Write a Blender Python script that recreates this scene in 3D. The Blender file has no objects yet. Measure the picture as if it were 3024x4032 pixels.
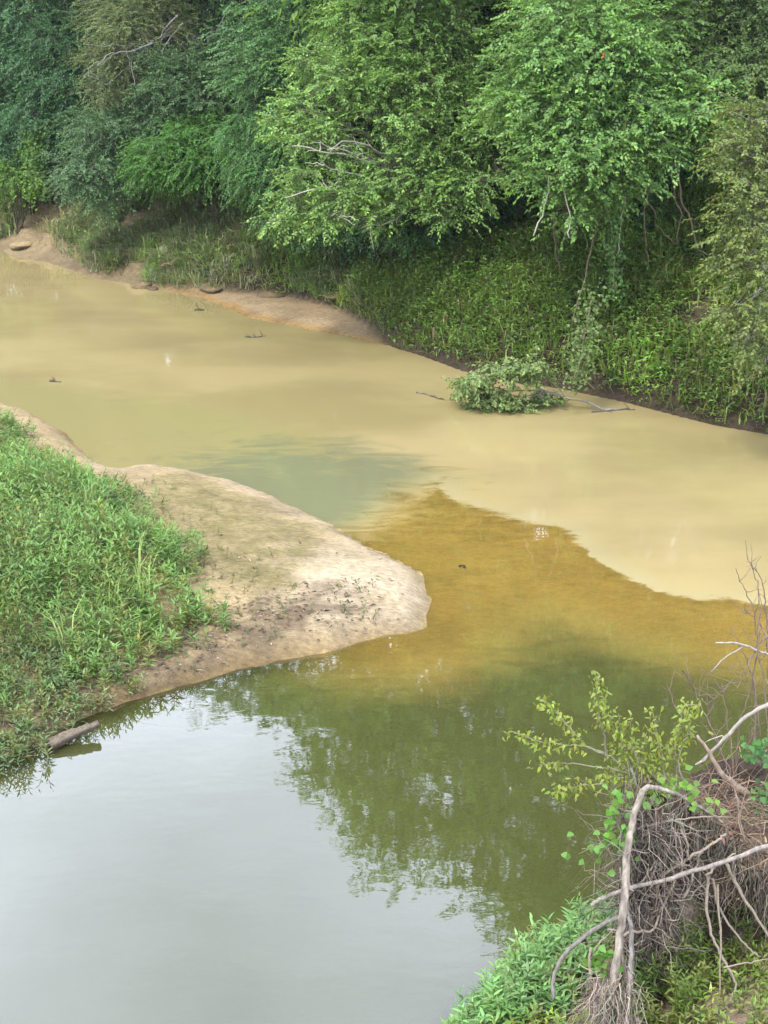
import bpy, math
import numpy as np
from mathutils import Vector

# ------------------------------------------------------------------ camera, sky, sun, exposure
sc = bpy.context.scene
col = sc.collection
CAM_H, PITCH, FPX = 9.0, math.radians(19.0), 6056.0
cam_d = bpy.data.cameras.new('camera')
cam = bpy.data.objects.new('camera', cam_d); col.objects.link(cam)
cam.location = (0, 0, CAM_H)
cam.rotation_euler = (math.radians(90) - PITCH, 0, 0)
cam_d.sensor_fit = 'VERTICAL'; cam_d.sensor_height = 36.0
cam_d.lens = FPX / 4032 * 36.0
cam_d.clip_start = 0.1; cam_d.clip_end = 3000
sc.camera = cam

SUN_EL, SUN_AZ = math.radians(58), math.radians(222)     # azimuth clockwise from +Y: behind the camera, to its left
w = bpy.data.worlds.new('World'); sc.world = w; w.use_nodes = True
nt = w.node_tree; nt.nodes.clear()
def N(nt, typ, **kw):
    n = nt.nodes.new(typ)
    for k, v in kw.items(): setattr(n, k, v)
    return n
def L(nt, a, b): nt.links.new(a, b)
wout = N(nt, 'ShaderNodeOutputWorld'); wbg = N(nt, 'ShaderNodeBackground')
sky = N(nt, 'ShaderNodeTexSky', sky_type='NISHITA', sun_disc=False, sun_elevation=SUN_EL, sun_rotation=SUN_AZ,
        air_density=1.0, dust_density=2.0, ozone_density=1.0)
wtc = N(nt, 'ShaderNodeTexCoord'); wmap = N(nt, 'ShaderNodeMapping'); wmap.inputs['Scale'].default_value = (1, 1, 2.2)
wn = N(nt, 'ShaderNodeTexNoise'); wn.inputs['Scale'].default_value = 1.7; wn.inputs['Detail'].default_value = 5; wn.inputs['Roughness'].default_value = .45
wr = N(nt, 'ShaderNodeMapRange'); wr.inputs[1].default_value = .36; wr.inputs[2].default_value = .66; wr.inputs[3].default_value = .32; wr.inputs[4].default_value = .95
wmx = N(nt, 'ShaderNodeMix', data_type='RGBA'); wmx.inputs['B'].default_value = (34, 37, 44.5, 1)
L(nt, wtc.outputs['Generated'], wmap.inputs['Vector']); L(nt, wmap.outputs['Vector'], wn.inputs['Vector'])
L(nt, wn.outputs['Fac'], wr.inputs[0]); L(nt, wr.outputs[0], wmx.inputs['Factor'])
L(nt, sky.outputs[0], wmx.inputs['A']); L(nt, wmx.outputs['Result'], wbg.inputs['Color'])
wbg.inputs['Strength'].default_value = 0.105
L(nt, wbg.outputs[0], wout.inputs['Surface'])

sun_d = bpy.data.lights.new('sun', 'SUN'); sun_d.energy = 3.2; sun_d.angle = math.radians(8); sun_d.color = (1, .95, .86)
sun = bpy.data.objects.new('sun', sun_d); col.objects.link(sun)
sdir = Vector((math.sin(SUN_AZ) * math.cos(SUN_EL), math.cos(SUN_AZ) * math.cos(SUN_EL), math.sin(SUN_EL)))
sun.rotation_euler = sdir.to_track_quat('Z', 'Y').to_euler(); sun.location = (0, 0, 60)

sc.view_settings.view_transform = 'Standard'; sc.view_settings.look = 'None'
sc.view_settings.gamma = 1; sc.view_settings.use_curve_mapping = False
sc.view_settings.exposure = 0.18
sc.render.engine = 'CYCLES'
sc.cycles.use_adaptive_sampling = True; sc.cycles.adaptive_threshold = .03; sc.cycles.adaptive_min_samples = 16
sc.cycles.max_bounces = 5; sc.cycles.diffuse_bounces = 2; sc.cycles.glossy_bounces = 2
sc.cycles.caustics_reflective = False; sc.cycles.caustics_refractive = False; sc.cycles.use_light_tree = False
sc.cycles.transmission_bounces = 4; sc.cycles.transparent_max_bounces = 8

HAZE = .0002
rng = np.random.default_rng(7)

# ------------------------------------------------------------------ helpers
cp, sp = math.cos(PITCH), math.sin(PITCH)
def ray(px, py):
    u = (px - 1512) / FPX; v = (2016 - py) / FPX
    return np.array([u, cp + v * sp, -sp + v * cp])
def W(px, py, z=0.0):                     # where a line of sight meets the level z
    d = ray(px, py); t = (z - CAM_H) / d[2]
    return np.array([0, 0, CAM_H]) + d * t
def A(px, py, y):                         # the point of a line of sight at distance y in front of the camera
    d = ray(px, py); return np.array([0, 0, CAM_H]) + d * (y / d[1])
def nrmz(v): return v / np.maximum(np.linalg.norm(v, axis=-1, keepdims=True), 1e-9)
def sstep(a, b, x):
    t = np.clip((x - a) / (b - a), 0, 1); return t * t * (3 - 2 * t)
def lerp(a, b, t): return a + (b - a) * t

def dist_line(P, pts):
    P = np.asarray(P, float); best = np.full(len(P), 1e9)
    for a, b in zip(pts[:-1], pts[1:]):
        ab = b - a; t = np.clip(((P - a) @ ab) / max(ab @ ab, 1e-12), 0, 1)
        d = P - (a + t[:, None] * ab); best = np.minimum(best, (d * d).sum(1))
    return np.sqrt(best)
def inside(P, poly):
    x, y = P[:, 0], P[:, 1]; c = np.zeros(len(P), bool); n = len(poly)
    for i in range(n):
        x1, y1 = poly[i]; x2, y2 = poly[(i + 1) % n]
        if y1 == y2: continue
        cond = ((y1 > y) != (y2 > y)) & (x < (x2 - x1) * (y - y1) / (y2 - y1) + x1); c ^= cond
    return c
def sdf(P, poly):                         # positive inside
    poly = np.asarray(poly, float); P = np.asarray(P, float)
    d = dist_line(P, np.vstack([poly, poly[:1]])); return np.where(inside(P, poly), d, -d)
def wpts(px): return [W(x, y)[:2] for x, y in px]

_tab = np.random.default_rng(3).random((256, 256))
def vnoise(x, y):
    xi = np.floor(x).astype(int); yi = np.floor(y).astype(int); fx = x - xi; fy = y - yi
    fx = fx * fx * (3 - 2 * fx); fy = fy * fy * (3 - 2 * fy); g = lambda a, b: _tab[a & 255, b & 255]
    return lerp(lerp(g(xi, yi), g(xi + 1, yi), fx), lerp(g(xi, yi + 1), g(xi + 1, yi + 1), fx), fy) * 2 - 1
def fbm(x, y, o=4):
    s = 0; a = 1
    for i in range(o): s = s + a * vnoise(x * 2 ** i + 17 * i, y * 2 ** i + 31 * i); a *= .5
    return s

class MB:                                  # collects vertices, quads, triangles and a colour per vertex
    def __init__(s): s.v = []; s.q = []; s.t = []; s.c = []; s.n = 0
    def add(s, v, q=None, t=None, c=None):
        v = np.asarray(v, float).reshape(-1, 3)
        if q is not None and len(q): s.q.append(np.asarray(q, int).reshape(-1, 4) + s.n)
        if t is not None and len(t): s.t.append(np.asarray(t, int).reshape(-1, 3) + s.n)
        if c is None: c = np.full((len(v), 3), .5)
        c = np.asarray(c, float)
        if c.ndim == 1: c = np.tile(c, (len(v), 1))
        s.v.append(v); s.c.append(c); s.n += len(v)
    def build(s, name, mat, parent=None, smooth=False, loc=None):
        v = np.vstack(s.v); c = np.vstack(s.c)
        if parent is not None: v = v - np.array(parent.location)
        elif loc is not None: v = v - np.asarray(loc)
        q = np.vstack(s.q) if s.q else np.zeros((0, 4), int); t = np.vstack(s.t) if s.t else np.zeros((0, 3), int)
        me = bpy.data.meshes.new(name)
        me.vertices.add(len(v)); me.vertices.foreach_set('co', v.astype(np.float32).ravel())
        nl = q.size + t.size; me.loops.add(nl)
        me.loops.foreach_set('vertex_index', np.concatenate([q.ravel(), t.ravel()]).astype(np.int32))
        me.polygons.add(len(q) + len(t))
        ls = np.concatenate([np.arange(len(q)) * 4, q.size + np.arange(len(t)) * 3]).astype(np.int32)
        me.polygons.foreach_set('loop_start', ls)
        me.update(calc_edges=True)
        if smooth: me.polygons.foreach_set('use_smooth', np.ones(len(q) + len(t), bool))
        at = me.color_attributes.new('col', 'FLOAT_COLOR', 'POINT')
        at.data.foreach_set('color', np.hstack([c, np.ones((len(c), 1))]).astype(np.float32).ravel())
        me.materials.append(mat); me.validate()
        o = bpy.data.objects.new(name, me); col.objects.link(o)
        if parent is not None: o.parent = parent
        elif loc is not None: o.location = loc
        return o
    # ---- shapes
    def tube(s, pts, rad, sides=6, c=(.5, .5, .5), cap=True, rough=0.0, flute=0.0):
        pts = np.asarray(pts, float); n = len(pts); rad = np.broadcast_to(np.asarray(rad, float), (n,)) if np.ndim(rad) == 0 or len(np.atleast_1d(rad)) == n else np.linspace(rad[0], rad[1], n)
        tg = nrmz(np.gradient(pts, axis=0)); ref = np.array([0.31, 0.17, .93])
        if abs(tg[0] @ ref) > .9: ref = np.array([1., .2, .1])
        a = nrmz(np.cross(tg, ref)); b = np.cross(tg, a)
        th = np.linspace(0, 2 * np.pi, sides, endpoint=False)
        rr = rad[:, None] * (1 + (rough * rng.normal(size=(n, sides)) if rough else 0))
        if flute: rr = rr * (1 + flute * (rng.normal(size=(1, sides)) + .35 * np.cumsum(rng.normal(size=(n, sides)), 0) / np.sqrt(n)))
        v = pts[:, None] + rr[..., None] * (np.cos(th)[None, :, None] * a[:, None] + np.sin(th)[None, :, None] * b[:, None])
        i = np.arange(n - 1)[:, None] * sides; j = np.arange(sides)[None]; k = (j + 1) % sides
        q = np.stack([i + j, i + k, i + sides + k, i + sides + j], -1).reshape(-1, 4)
        v = v.reshape(-1, 3); t = []
        if cap:
            v = np.vstack([v, pts[:1], pts[-1:]]); m = n * sides
            for x in range(sides):
                y = (x + 1) % sides; t.append((m, y, x)); t.append((m + 1, (n - 1) * sides + x, (n - 1) * sides + y))
        s.add(v, q, t, np.asarray(c, float))
    def tubes(s, P, r0, r1, c, sides=3):   # many thin strands at once: P is (N, n, 3)
        Nn, n, _ = P.shape; tg = nrmz(np.gradient(P, axis=1)); ref = np.array([.4, .8, .2])
        a = nrmz(np.cross(tg, ref)); b = np.cross(tg, a); th = np.linspace(0, 2 * np.pi, sides, endpoint=False)
        r0 = np.broadcast_to(r0, (Nn,)); r1 = np.broadcast_to(r1, (Nn,))
        rr = r0[:, None] + (r1 - r0)[:, None] * np.linspace(0, 1, n)[None]
        v = P[:, :, None] + rr[:, :, None, None] * (np.cos(th)[:, None] * a[:, :, None] + np.sin(th)[:, None] * b[:, :, None])
        base = (np.arange(Nn) * n * sides)[:, None, None]; i = (np.arange(n - 1) * sides)[None, :, None]; j = np.arange(sides)[None, None]; k = (j + 1) % sides
        q = np.stack([base + i + j, base + i + k, base + i + sides + k, base + i + sides + j], -1).reshape(-1, 4)
        cc = np.repeat(np.asarray(c, float).reshape(-1, 3) if np.ndim(c) > 1 else np.tile(c, (Nn, 1)), n * sides, 0)
        s.add(v, q, None, cc)
    def leaves(s, p, d, n, ln, wd, c, fold=.25):    # two triangles, folded along the midrib
        d = nrmz(d); sd = nrmz(np.cross(n, d)); up = np.cross(d, sd); M = len(p)
        ln = np.broadcast_to(ln, (M,))[:, None]; wd = np.broadcast_to(wd, (M,))[:, None]
        mid = p + d * ln * .42
        v = np.stack([p, mid + sd * wd * .5 + up * wd * fold, p + d * ln - up * ln * .08, mid - sd * wd * .5 + up * wd * fold], 1)
        i = np.arange(M)[:, None] * 4; t = np.concatenate([i + np.array([[0, 2, 1]]), i + np.array([[0, 3, 2]])])
        s.add(v.reshape(-1, 3), None, t, np.repeat(c, 4, 0))
    def leaves_fine(s, p, d, n, ln, wd, c, droop=.25, fold=.18):   # curved leaf with a midrib
        d = nrmz(d); sd = nrmz(np.cross(n, d)); up = np.cross(d, sd); M = len(p)
        ln = np.broadcast_to(ln, (M,))[:, None]; wd = np.broadcast_to(wd, (M,))[:, None]
        f = lambda t, w_, side: p + d * ln * t - up * ln * droop * t * t + side * sd * wd * w_ + (up * wd * fold * w_ if side else 0)
        v = np.stack([f(0, 0, 0), f(.3, 0, 0), f(.65, 0, 0), f(1, 0, 0), f(.28, .5, 1), f(.62, .36, 1), f(.28, .5, -1), f(.62, .36, -1)], 1)
        i = np.arange(M)[:, None] * 8
        t = np.concatenate([i + np.array([x]) for x in ((0, 1, 4), (2, 3, 5), (0, 6, 1), (2, 7, 3))])
        q = np.concatenate([i + np.array([x]) for x in ((1, 2, 5, 4), (1, 6, 7, 2))])
        s.add(v.reshape(-1, 3), q, t, np.repeat(c, 8, 0))
    def blades(s, p, d, ln, wd, c, bend=.5):        # grass blade: leaning, bending ribbon of two joints
        M = len(p); d = nrmz(d); hz = nrmz(d * [1, 1, 0] + 1e-4); sd = np.stack([-hz[:, 1], hz[:, 0], 0 * hz[:, 0]], 1)
        ln = np.broadcast_to(ln, (M,))[:, None]; wd = np.broadcast_to(wd, (M,))[:, None]
        m = p + d * ln * .55; e = p + d * ln * .9 + hz * ln * bend * .45 - np.array([0, 0, 1]) * ln * bend * .3
        v = np.stack([p + sd * wd * .5, p - sd * wd * .5, m + sd * wd * .45, m - sd * wd * .45, e], 1)
        i = np.arange(M)[:, None] * 5
        s.add(v.reshape(-1, 3), i + np.array([[0, 1, 3, 2]]), i + np.array([[2, 3, 4]]), np.repeat(c, 5, 0))

def tag(o, label=None, cat=None, group=None, kind=None):
    if label: o['label'] = label
    if cat: o['category'] = cat
    if group: o['group'] = group
    if kind: o['kind'] = kind
    return o
def thing(name, loc, label, cat, group=None):
    o = bpy.data.objects.new(name, None); o.empty_display_size = .2; o.location = loc; col.objects.link(o)
    return tag(o, label, cat, group)
def tint(base, n, var=.18, hue=.06):
    b = np.asarray(base, float)[None] * (1 + rng.normal(0, var, (n, 1)))
    b = b * (1 + rng.normal(0, hue, (n, 3))); return np.clip(b, .004, 1)

# ------------------------------------------------------------------ materials
def newmat(name):
    m = bpy.data.materials.new(name); m.use_nodes = True; m.node_tree.nodes.clear()
    return m, m.node_tree
def leaf_mat(name, trans=.35, rough=.45, spec=.35):
    m, t = newmat(name); o = N(t, 'ShaderNodeOutputMaterial'); a = N(t, 'ShaderNodeVertexColor', layer_name='col')
    p = N(t, 'ShaderNodeBsdfPrincipled'); p.inputs['Roughness'].default_value = rough; p.inputs['Specular IOR Level'].default_value = spec
    tr = N(t, 'ShaderNodeBsdfTranslucent'); hs = N(t, 'ShaderNodeHueSaturation'); hs.inputs['Hue'].default_value = .485; hs.inputs['Value'].default_value = 1.3; hs.inputs['Saturation'].default_value = 1.1
    mx = N(t, 'ShaderNodeMixShader'); mx.inputs[0].default_value = trans
    L(t, a.outputs[0], p.inputs['Base Color']); L(t, a.outputs[0], hs.inputs['Color']); L(t, hs.outputs[0], tr.inputs['Color'])
    L(t, p.outputs[0], mx.inputs[1]); L(t, tr.outputs[0], mx.inputs[2]); L(t, mx.outputs[0], o.inputs[0]); return m
def bark_mat(name, rough=.85, scale=30, amp=.35):
    m, t = newmat(name); o = N(t, 'ShaderNodeOutputMaterial'); a = N(t, 'ShaderNodeVertexColor', layer_name='col')
    tc = N(t, 'ShaderNodeTexCoord'); mp = N(t, 'ShaderNodeMapping'); mp.inputs['Scale'].default_value = (1, 1, .25)
    ns = N(t, 'ShaderNodeTexNoise'); ns.inputs['Scale'].default_value = scale; ns.inputs['Detail'].default_value = 5
    mr = N(t, 'ShaderNodeMapRange'); mr.inputs[1].default_value = .3; mr.inputs[2].default_value = .7; mr.inputs[3].default_value = 1 - amp; mr.inputs[4].default_value = 1 + amp
    mu = N(t, 'ShaderNodeMix', data_type='RGBA', blend_type='MULTIPLY'); mu.inputs['Factor'].default_value = 1
    p = N(t, 'ShaderNodeBsdfPrincipled'); p.inputs['Roughness'].default_value = rough; p.inputs['Specular IOR Level'].default_value = .2
    bp = N(t, 'ShaderNodeBump'); bp.inputs['Strength'].default_value = .8; bp.inputs['Distance'].default_value = .015
    L(t, tc.outputs['Object'], mp.inputs[0]); L(t, mp.outputs[0], ns.inputs['Vector']); L(t, ns.outputs['Fac'], mr.inputs[0])
    L(t, a.outputs[0], mu.inputs['A']); L(t, mr.outputs[0], mu.inputs['B']); L(t, mu.outputs['Result'], p.inputs['Base Color'])
    L(t, ns.outputs['Fac'], bp.inputs['Height']); L(t, bp.outputs[0], p.inputs['Normal']); L(t, p.outputs[0], o.inputs[0]); return m
M_leaf = leaf_mat('leaf'); M_leaf_dull = leaf_mat('leaf_dull', .25, .55, .25); M_grass = leaf_mat('grass_blade', .3, .5, .3)
M_bark = bark_mat('bark'); M_twig = bark_mat('twig', .8, 60, .2)

def ground_mat():
    m, t = newmat('earth'); o = N(t, 'ShaderNodeOutputMaterial'); a = N(t, 'ShaderNodeVertexColor', layer_name='col')
    tc = N(t, 'ShaderNodeTexCoord')
    def noise(scale, det=6, rough=.6, sx=1, sy=1):
        mp = N(t, 'ShaderNodeMapping'); mp.inputs['Scale'].default_value = (sx, sy, 1); n = N(t, 'ShaderNodeTexNoise')
        n.inputs['Scale'].default_value = scale; n.inputs['Detail'].default_value = det; n.inputs['Roughness'].default_value = rough
        L(t, tc.outputs['Object'], mp.inputs[0]); L(t, mp.outputs[0], n.inputs['Vector']); return n.outputs['Fac']
    def rng_(x, a_, b_, c_, d_):
        r = N(t, 'ShaderNodeMapRange'); L(t, x, r.inputs[0])
        for i, v in enumerate((a_, b_, c_, d_)): r.inputs[i + 1].default_value = v
        return r.outputs[0]
    def mul(x, y):
        u = N(t, 'ShaderNodeMix', data_type='RGBA', blend_type='MULTIPLY'); u.inputs['Factor'].default_value = 1
        L(t, x, u.inputs['A']); L(t, y, u.inputs['B']); return u.outputs['Result']
    n1 = noise(1.3, 6, .6); n2 = noise(9, 6, .65, 1, 1.8); n3 = noise(60, 3, .6)
    c = mul(mul(mul(a.outputs[0], rng_(n1, .3, .7, .72, 1.2)), rng_(n2, .3, .72, .6, 1.25)), rng_(n3, .3, .7, .85, 1.12))
    p = N(t, 'ShaderNodeBsdfPrincipled'); p.inputs['Roughness'].default_value = .9; p.inputs['Specular IOR Level'].default_value = .15
    ad = N(t, 'ShaderNodeMath', operation='MULTIPLY_ADD'); ad.inputs[1].default_value = .25; L(t, n3, ad.inputs[0]); L(t, n2, ad.inputs[2])
    bp = N(t, 'ShaderNodeBump'); bp.inputs['Strength'].default_value = .8; bp.inputs['Distance'].default_value = .08
    L(t, ad.outputs[0], bp.inputs['Height']); L(t, bp.outputs[0], p.inputs['Normal'])
    L(t, c, p.inputs['Base Color']); L(t, p.outputs[0], o.inputs[0]); return m
M_earth = ground_mat()

# ------------------------------------------------------------------ terrain
FAR_PX = [(0, 987), (58, 1013), (193, 1037), (386, 1100), (540, 1124), (617, 1139), (760, 1165), (839, 1192), (964, 1249), (1109, 1278), (1282, 1312), (1543, 1365),
          (1664, 1401), (1821, 1460), (2000, 1500), (2203, 1529), (2457, 1582), (2640, 1630), (2820, 1675), (3024, 1710)]
FOOT_PX = [(0, 962), (193, 1018), (386, 1088), (617, 1130), (800, 1160), (900, 1163), (1150, 1185), (1330, 1232), (1450, 1295), (1552, 1366),
           (1664, 1400), (1821, 1459), (2000, 1499), (2203, 1528), (2457, 1581), (2640, 1629), (2820, 1674), (3024, 1709)]
extL = [np.array(p) for p in ((-400, 130.), (-120, 90), (-60, 74), (-32, 65), (-20, 58.5))]
extR = [np.array(p) for p in ((14, 28.5), (30, 23), (80, 10), (400, -40.))]
far_line = extL + wpts(FAR_PX) + extR; foot_line = extL + wpts(FOOT_PX) + extR
far_poly = np.array(far_line + [np.array((420, 420.)), np.array((-420, 420.))]); foot_poly = np.array(foot_line + [np.array((420, 420.)), np.array((-420, 420.))])
BAR_PX = [(0, 1582), (141, 1637), (266, 1707), (293, 1740), (401, 1837), (466, 1857), (564, 1841), (640, 1846), (760, 1865), (933, 1903), (1085, 1962), (1248, 2038), (1443, 2147),
          (1573, 2217), (1640, 2246), (1676, 2275), (1698, 2353), (1690, 2440), (1660, 2478), (1519, 2500), (1410, 2532), (1302, 2570), (1085, 2602), (922, 2646), (694, 2716), (521, 2765),
          (380, 2814), (250, 2874), (190, 2930), (0, 2993)]
bar_poly = np.array([np.array(p) for p in ((-400, 112.), (-110, 78), (-50, 62), (-28, 50), (-15, 39.5))] + wpts(BAR_PX) +
                    [np.array(p) for p in ((-7.5, 15.6), (-16, 13), (-60, 8), (-400, 0.))])
NEAR_PX = [(1700, 4120), (1900, 3900), (2150, 3730), (2400, 3560), (2700, 3380), (3024, 3200)]
near_poly = np.array([np.array(p) for p in ((400, -60.), (100, -18), (40, 2), (16, 10), (8, 13.4))] + wpts(NEAR_PX)[::-1] + [np.array(p) for p in ((-1.2, 9.5), (-3, 6), (-5, -5), (-5, -90), (400, -90.))])
SHELF_PX = [(1300, 2030), (1450, 1900), (1723, 1700), (1950, 1780), (2300, 1880), (2700, 2100), (3224, 2200), (3400, 2540), (3024, 2560), (2700, 2500), (2300, 2380), (2050, 2350), (1900, 2420), (1800, 2500), (1640, 2560), (1480, 2560), (1440, 2450), (1500, 2350)]
shelf_poly = np.array(wpts(SHELF_PX))

def patch(P, lst):                          # bare sandy places on the far bank
    m = np.zeros(len(P))
    for x, y, r, a in lst: m = np.maximum(m, sstep(1.0, .45, np.sqrt(((P[:, 0] - x) / r) ** 2 + ((P[:, 1] - y) / (r * a)) ** 2)))
    return m
def at_bank(px, py, r, a=1.0):
    for z in np.linspace(0, 6, 61):         # walk up until the line of sight meets the slope
        p = W(px, py, z)
        if far_height(p[None, :2])[0] >= z: return (p[0], p[1], r, a)
    return (p[0], p[1], r, a)
def far_height(P, sf=None, s2=None):
    if sf is None: sf = sdf(P, far_poly)
    if s2 is None: s2 = sdf(P, foot_poly)
    x = P[:, 0]; k = lerp(.50, .95, sstep(-9, -2.5, x)); zc = lerp(5.2, 4.6, sstep(-9, -2.5, x)); s = np.maximum(s2, 0)
    lip = lerp(.15, .24, sstep(-9, -3, x)) * sstep(-.05, .35, s2)
    ris = zc * (1 - np.exp(-k * s / zc)) + .12 * np.maximum(s - 8, 0) * (s < 70) + .12 * 62 * (s >= 70)
    n = .16 * fbm(x * .9, P[:, 1] * .9, 4) * sstep(.1, 1.5, s2)
    zt = ris + n + .10 * fbm(x * 2.3, P[:, 1] * 2.3, 3) * sstep(.05, .5, s2); st = zt / .32; fl = np.floor(st) + sstep(.55, 1.0, st - np.floor(st))
    zt = lerp(zt, fl * .32, .75 * sstep(-3.5, -6, x) * sstep(5, 2.5, s2))
    return .16 * np.clip(sf, 0, .9) + lip + zt
def height(P):
    P = np.asarray(P, float)[:, :2]; x, y = P[:, 0], P[:, 1]
    sf = sdf(P, far_poly); s2 = sdf(P, foot_poly); sb = sdf(P, bar_poly) + .07 * fbm(x * 2.4, y * 2.4, 3); sn = sdf(P, near_poly); sh = sdf(P, shelf_poly)
    nz = fbm(x * .7, y * .7, 4)
    dep = lerp(.12, 1.5, sstep(.8, -2.8, sh + .35 * nz)); shore = np.minimum(np.minimum(-sf, -sb), -sn)
    bed = -dep * sstep(-.02, np.where(sn > -1.2, .45, 1.0), shore) - .02 - .04 * nz * sstep(.2, .8, shore)
    z = bed
    zb = .14 * sstep(0, .35, sb) + .75 * (1 - np.exp(-np.maximum(sb, 0) / 4.5)) + .05 * nz * sstep(.3, 1.5, sb) + .02 * fbm(x * 3, y * 3, 3) * sstep(.1, .5, sb)
    z = np.where(sb > 0, zb, z)
    z = np.where(sf > 0, far_height(P, sf, s2), z)
    zn = .1 + .55 * np.maximum(sn, 0) * sstep(0, .5, sn); zn = 2.6 * (1 - np.exp(-zn / 2.6)) + .08 * nz
    z = np.where(sn > 0, zn, z)
    return z, dict(sf=sf, s2=s2, sb=sb, sn=sn, sh=sh, nz=nz)

SAND_SPOTS = [at_bank(*a) for a in ((100, 1000, 1.7, .9), (200, 960, 2.0, 1.0), (330, 890, 2.0, 1.3), (420, 850, 1.4, 1.6), (470, 960, 1.2, 1.2), (540, 1030, 1.2, 1), (760, 950, .5, 1), (820, 930, .45, 1), (1715, 1085, .5, .9), (1250, 1080, .35, .7), (690, 1080, .8, .5), (880, 1120, .6, .5))]
def axis(lo, hi, step, far0, far1, growth=1.22):
    a = list(np.arange(lo, hi + 1e-6, step)); s = step; b = []; v = hi
    while v < far1: s *= growth; v += s; b.append(v)
    c = []; v = lo; s = step
    while v > far0: s *= growth; v -= s; c.append(v)
    return np.array(c[::-1] + a + b)
gx = axis(-17, 12, .17, -380, 380); gy = axis(8.5, 62, .17, -80, 390)
GX, GY = np.meshgrid(gx, gy); GP = np.stack([GX.ravel(), GY.ravel()], 1)
GZ, G = height(GP)
sand = np.array([.355, .265, .142]); pale = np.array([.45, .36, .235]); algae = np.array([.21, .175, .07]); mud = np.array([.14, .10, .062]); soil = np.array([.06, .044, .028]); amber = np.array([.66, .45, .13]); litter = np.array([.065, .055, .03])
x, y = GP[:, 0], GP[:, 1]; n1 = fbm(x * 1.1 + 9, y * 1.1, 5); n2 = fbm(x * 5 + 3, y * 5, 4)
C = np.tile(soil, (len(GP), 1))
mixc = lambda C, c, f: C + (c - C) * np.clip(f, 0, 1)[:, None]
sb = G['sb']; tipd = np.linalg.norm(GP - W(1640, 2380)[:2], axis=1)
barc = np.tile(sand, (len(GP), 1))
midd = sdf(GP, np.array(wpts([(560, 1890), (900, 1960), (1150, 2060), (1300, 2180), (1400, 2320), (1250, 2430), (1000, 2450), (760, 2350), (640, 2200), (560, 2030)])))
barc = mixc(barc, algae, sstep(-.35, .5, midd + .35 * n1) * (.45 + .45 * sstep(-.5, .5, n2)))
barc = mixc(barc, pale, sstep(2.4, .7, tipd + .6 * n1 + .25 * n2))
nsh = dist_line(GP, np.array(wpts(BAR_PX[5:15]))); barc = mixc(barc, pale * .86, sstep(.9, .2, nsh + .25 * n1) * .6)
south = dist_line(GP, np.array(wpts([(0, 2950), (250, 2830), (521, 2720), (800, 2600), (1000, 2520), (1200, 2480), (1420, 2440)])))
barc = mixc(barc, mud, sstep(.75, .1, south + .35 * n1) * sstep(-.9, .3, n2) * .85)
C = np.where((sb > -.05)[:, None], barc, C)
C = np.where((sb > -.05)[:, None], mixc(C, C * [.62, .58, .5], sstep(.3, 0.02, sb + .08 * n2)), C)      # wet rim
und = (G['sf'] < 0) & (sb <= -.05) & (G['sn'] < 0)
bedc = mixc(np.tile(amber, (len(GP), 1)), np.array([.20, .17, .065]), sstep(-.2, .9, n1 + .6 * n2) * .75 + sstep(1.4, .1, south + .4 * n1) * .75)
C = np.where(und[:, None], bedc, C)
ps = patch(GP + .35 * np.stack([n1, n2], 1), SAND_SPOTS)
spit = sstep(.05, -.25, G['s2']) * (G['sf'] > 0) * sstep(-9.5, -8, x) * sstep(.3, -.6, x)
farc = mixc(mixc(np.tile(soil, (len(GP), 1)), litter, sstep(4, 9, G['s2'])), sand * [.88, .86, .9], np.maximum(ps * .9, spit))
farc = mixc(farc, sand * .75, sstep(-3.5, -6, x) * sstep(1.9, .6, G['s2'] + .6 * n1) * .75)
farc = mixc(farc, np.array([.30, .17, .045]), spit * sstep(.5, .12, G['sf'] + .12 * n1) * sstep(-7.5, -6.2, x) * .75)
C = np.where((G['sf'] > -.5)[:, None], farc, C)
nearc = mixc(np.tile(np.array([.30, .22, .15]), (len(GP), 1)), soil, sstep(-.2, .5, n1))
C = np.where((G['sn'] > 0)[:, None], nearc, C)
nxg, nyg = len(gx), len(gy)
ii = (np.arange(nyg - 1)[:, None] * nxg + np.arange(nxg - 1)[None]).ravel()
quads = np.stack([ii, ii + 1, ii + 1 + nxg, ii + nxg], 1)
reg = np.where(G['sf'] > -.3, 1, np.where(sb > -.3, 2, np.where(G['sn'] > -.3, 3, 0)))
fr = reg[quads].max(1)
for k, nm, lb in ((0, 'riverbed', None), (1, 'far_riverbank', None), (2, 'sandbar', None), (3, 'near_riverbank', None)):
    f = quads[fr == k]; used, inv = np.unique(f, return_inverse=True); b = MB()
    b.add(np.column_stack([GP[used], GZ[used]]), inv.reshape(-1, 4), None, C[used])
    tag(b.build(nm, M_earth, smooth=True), kind='structure')

# ------------------------------------------------------------------ water
MUD_PX = [(1712, 1888), (1745, 1945), (1811, 1984), (1909, 2005), (1987, 2038), (2105, 2062), (2222, 2072), (2261, 2116), (2340, 2199), (2457, 2268), (2604, 2336), (2751, 2366), (2868, 2356), (3024, 2385)]
clear_poly = np.array(wpts(MUD_PX) + [np.array(p) for p in ((12., 20), (30, 12), (100, -5), (300, -60), (-300, -60), (-300, 5))] + wpts([(0, 2500), (900, 2300), (1200, 2120), (1420, 2100), (1560, 2040)]))
PLUME_PX = [(1723, 1866), (1650, 1800), (1560, 1775), (1400, 1720), (1100, 1650), (800, 1585), (450, 1545), (100, 1490), (-400, 1400), (-800, 1700), (0, 2200), (1000, 2250), (1400, 2130)]
plume_poly = np.array(wpts(PLUME_PX))
hot_c = np.array([W(1560, 1930)[:2], W(1640, 1850)[:2], W(1380, 2000)[:2], W(1150, 1900)[:2]])
wx = axis(-17, 12, .34, -380, 380); wy = axis(8.5, 60, .34, -80, 390)
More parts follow.
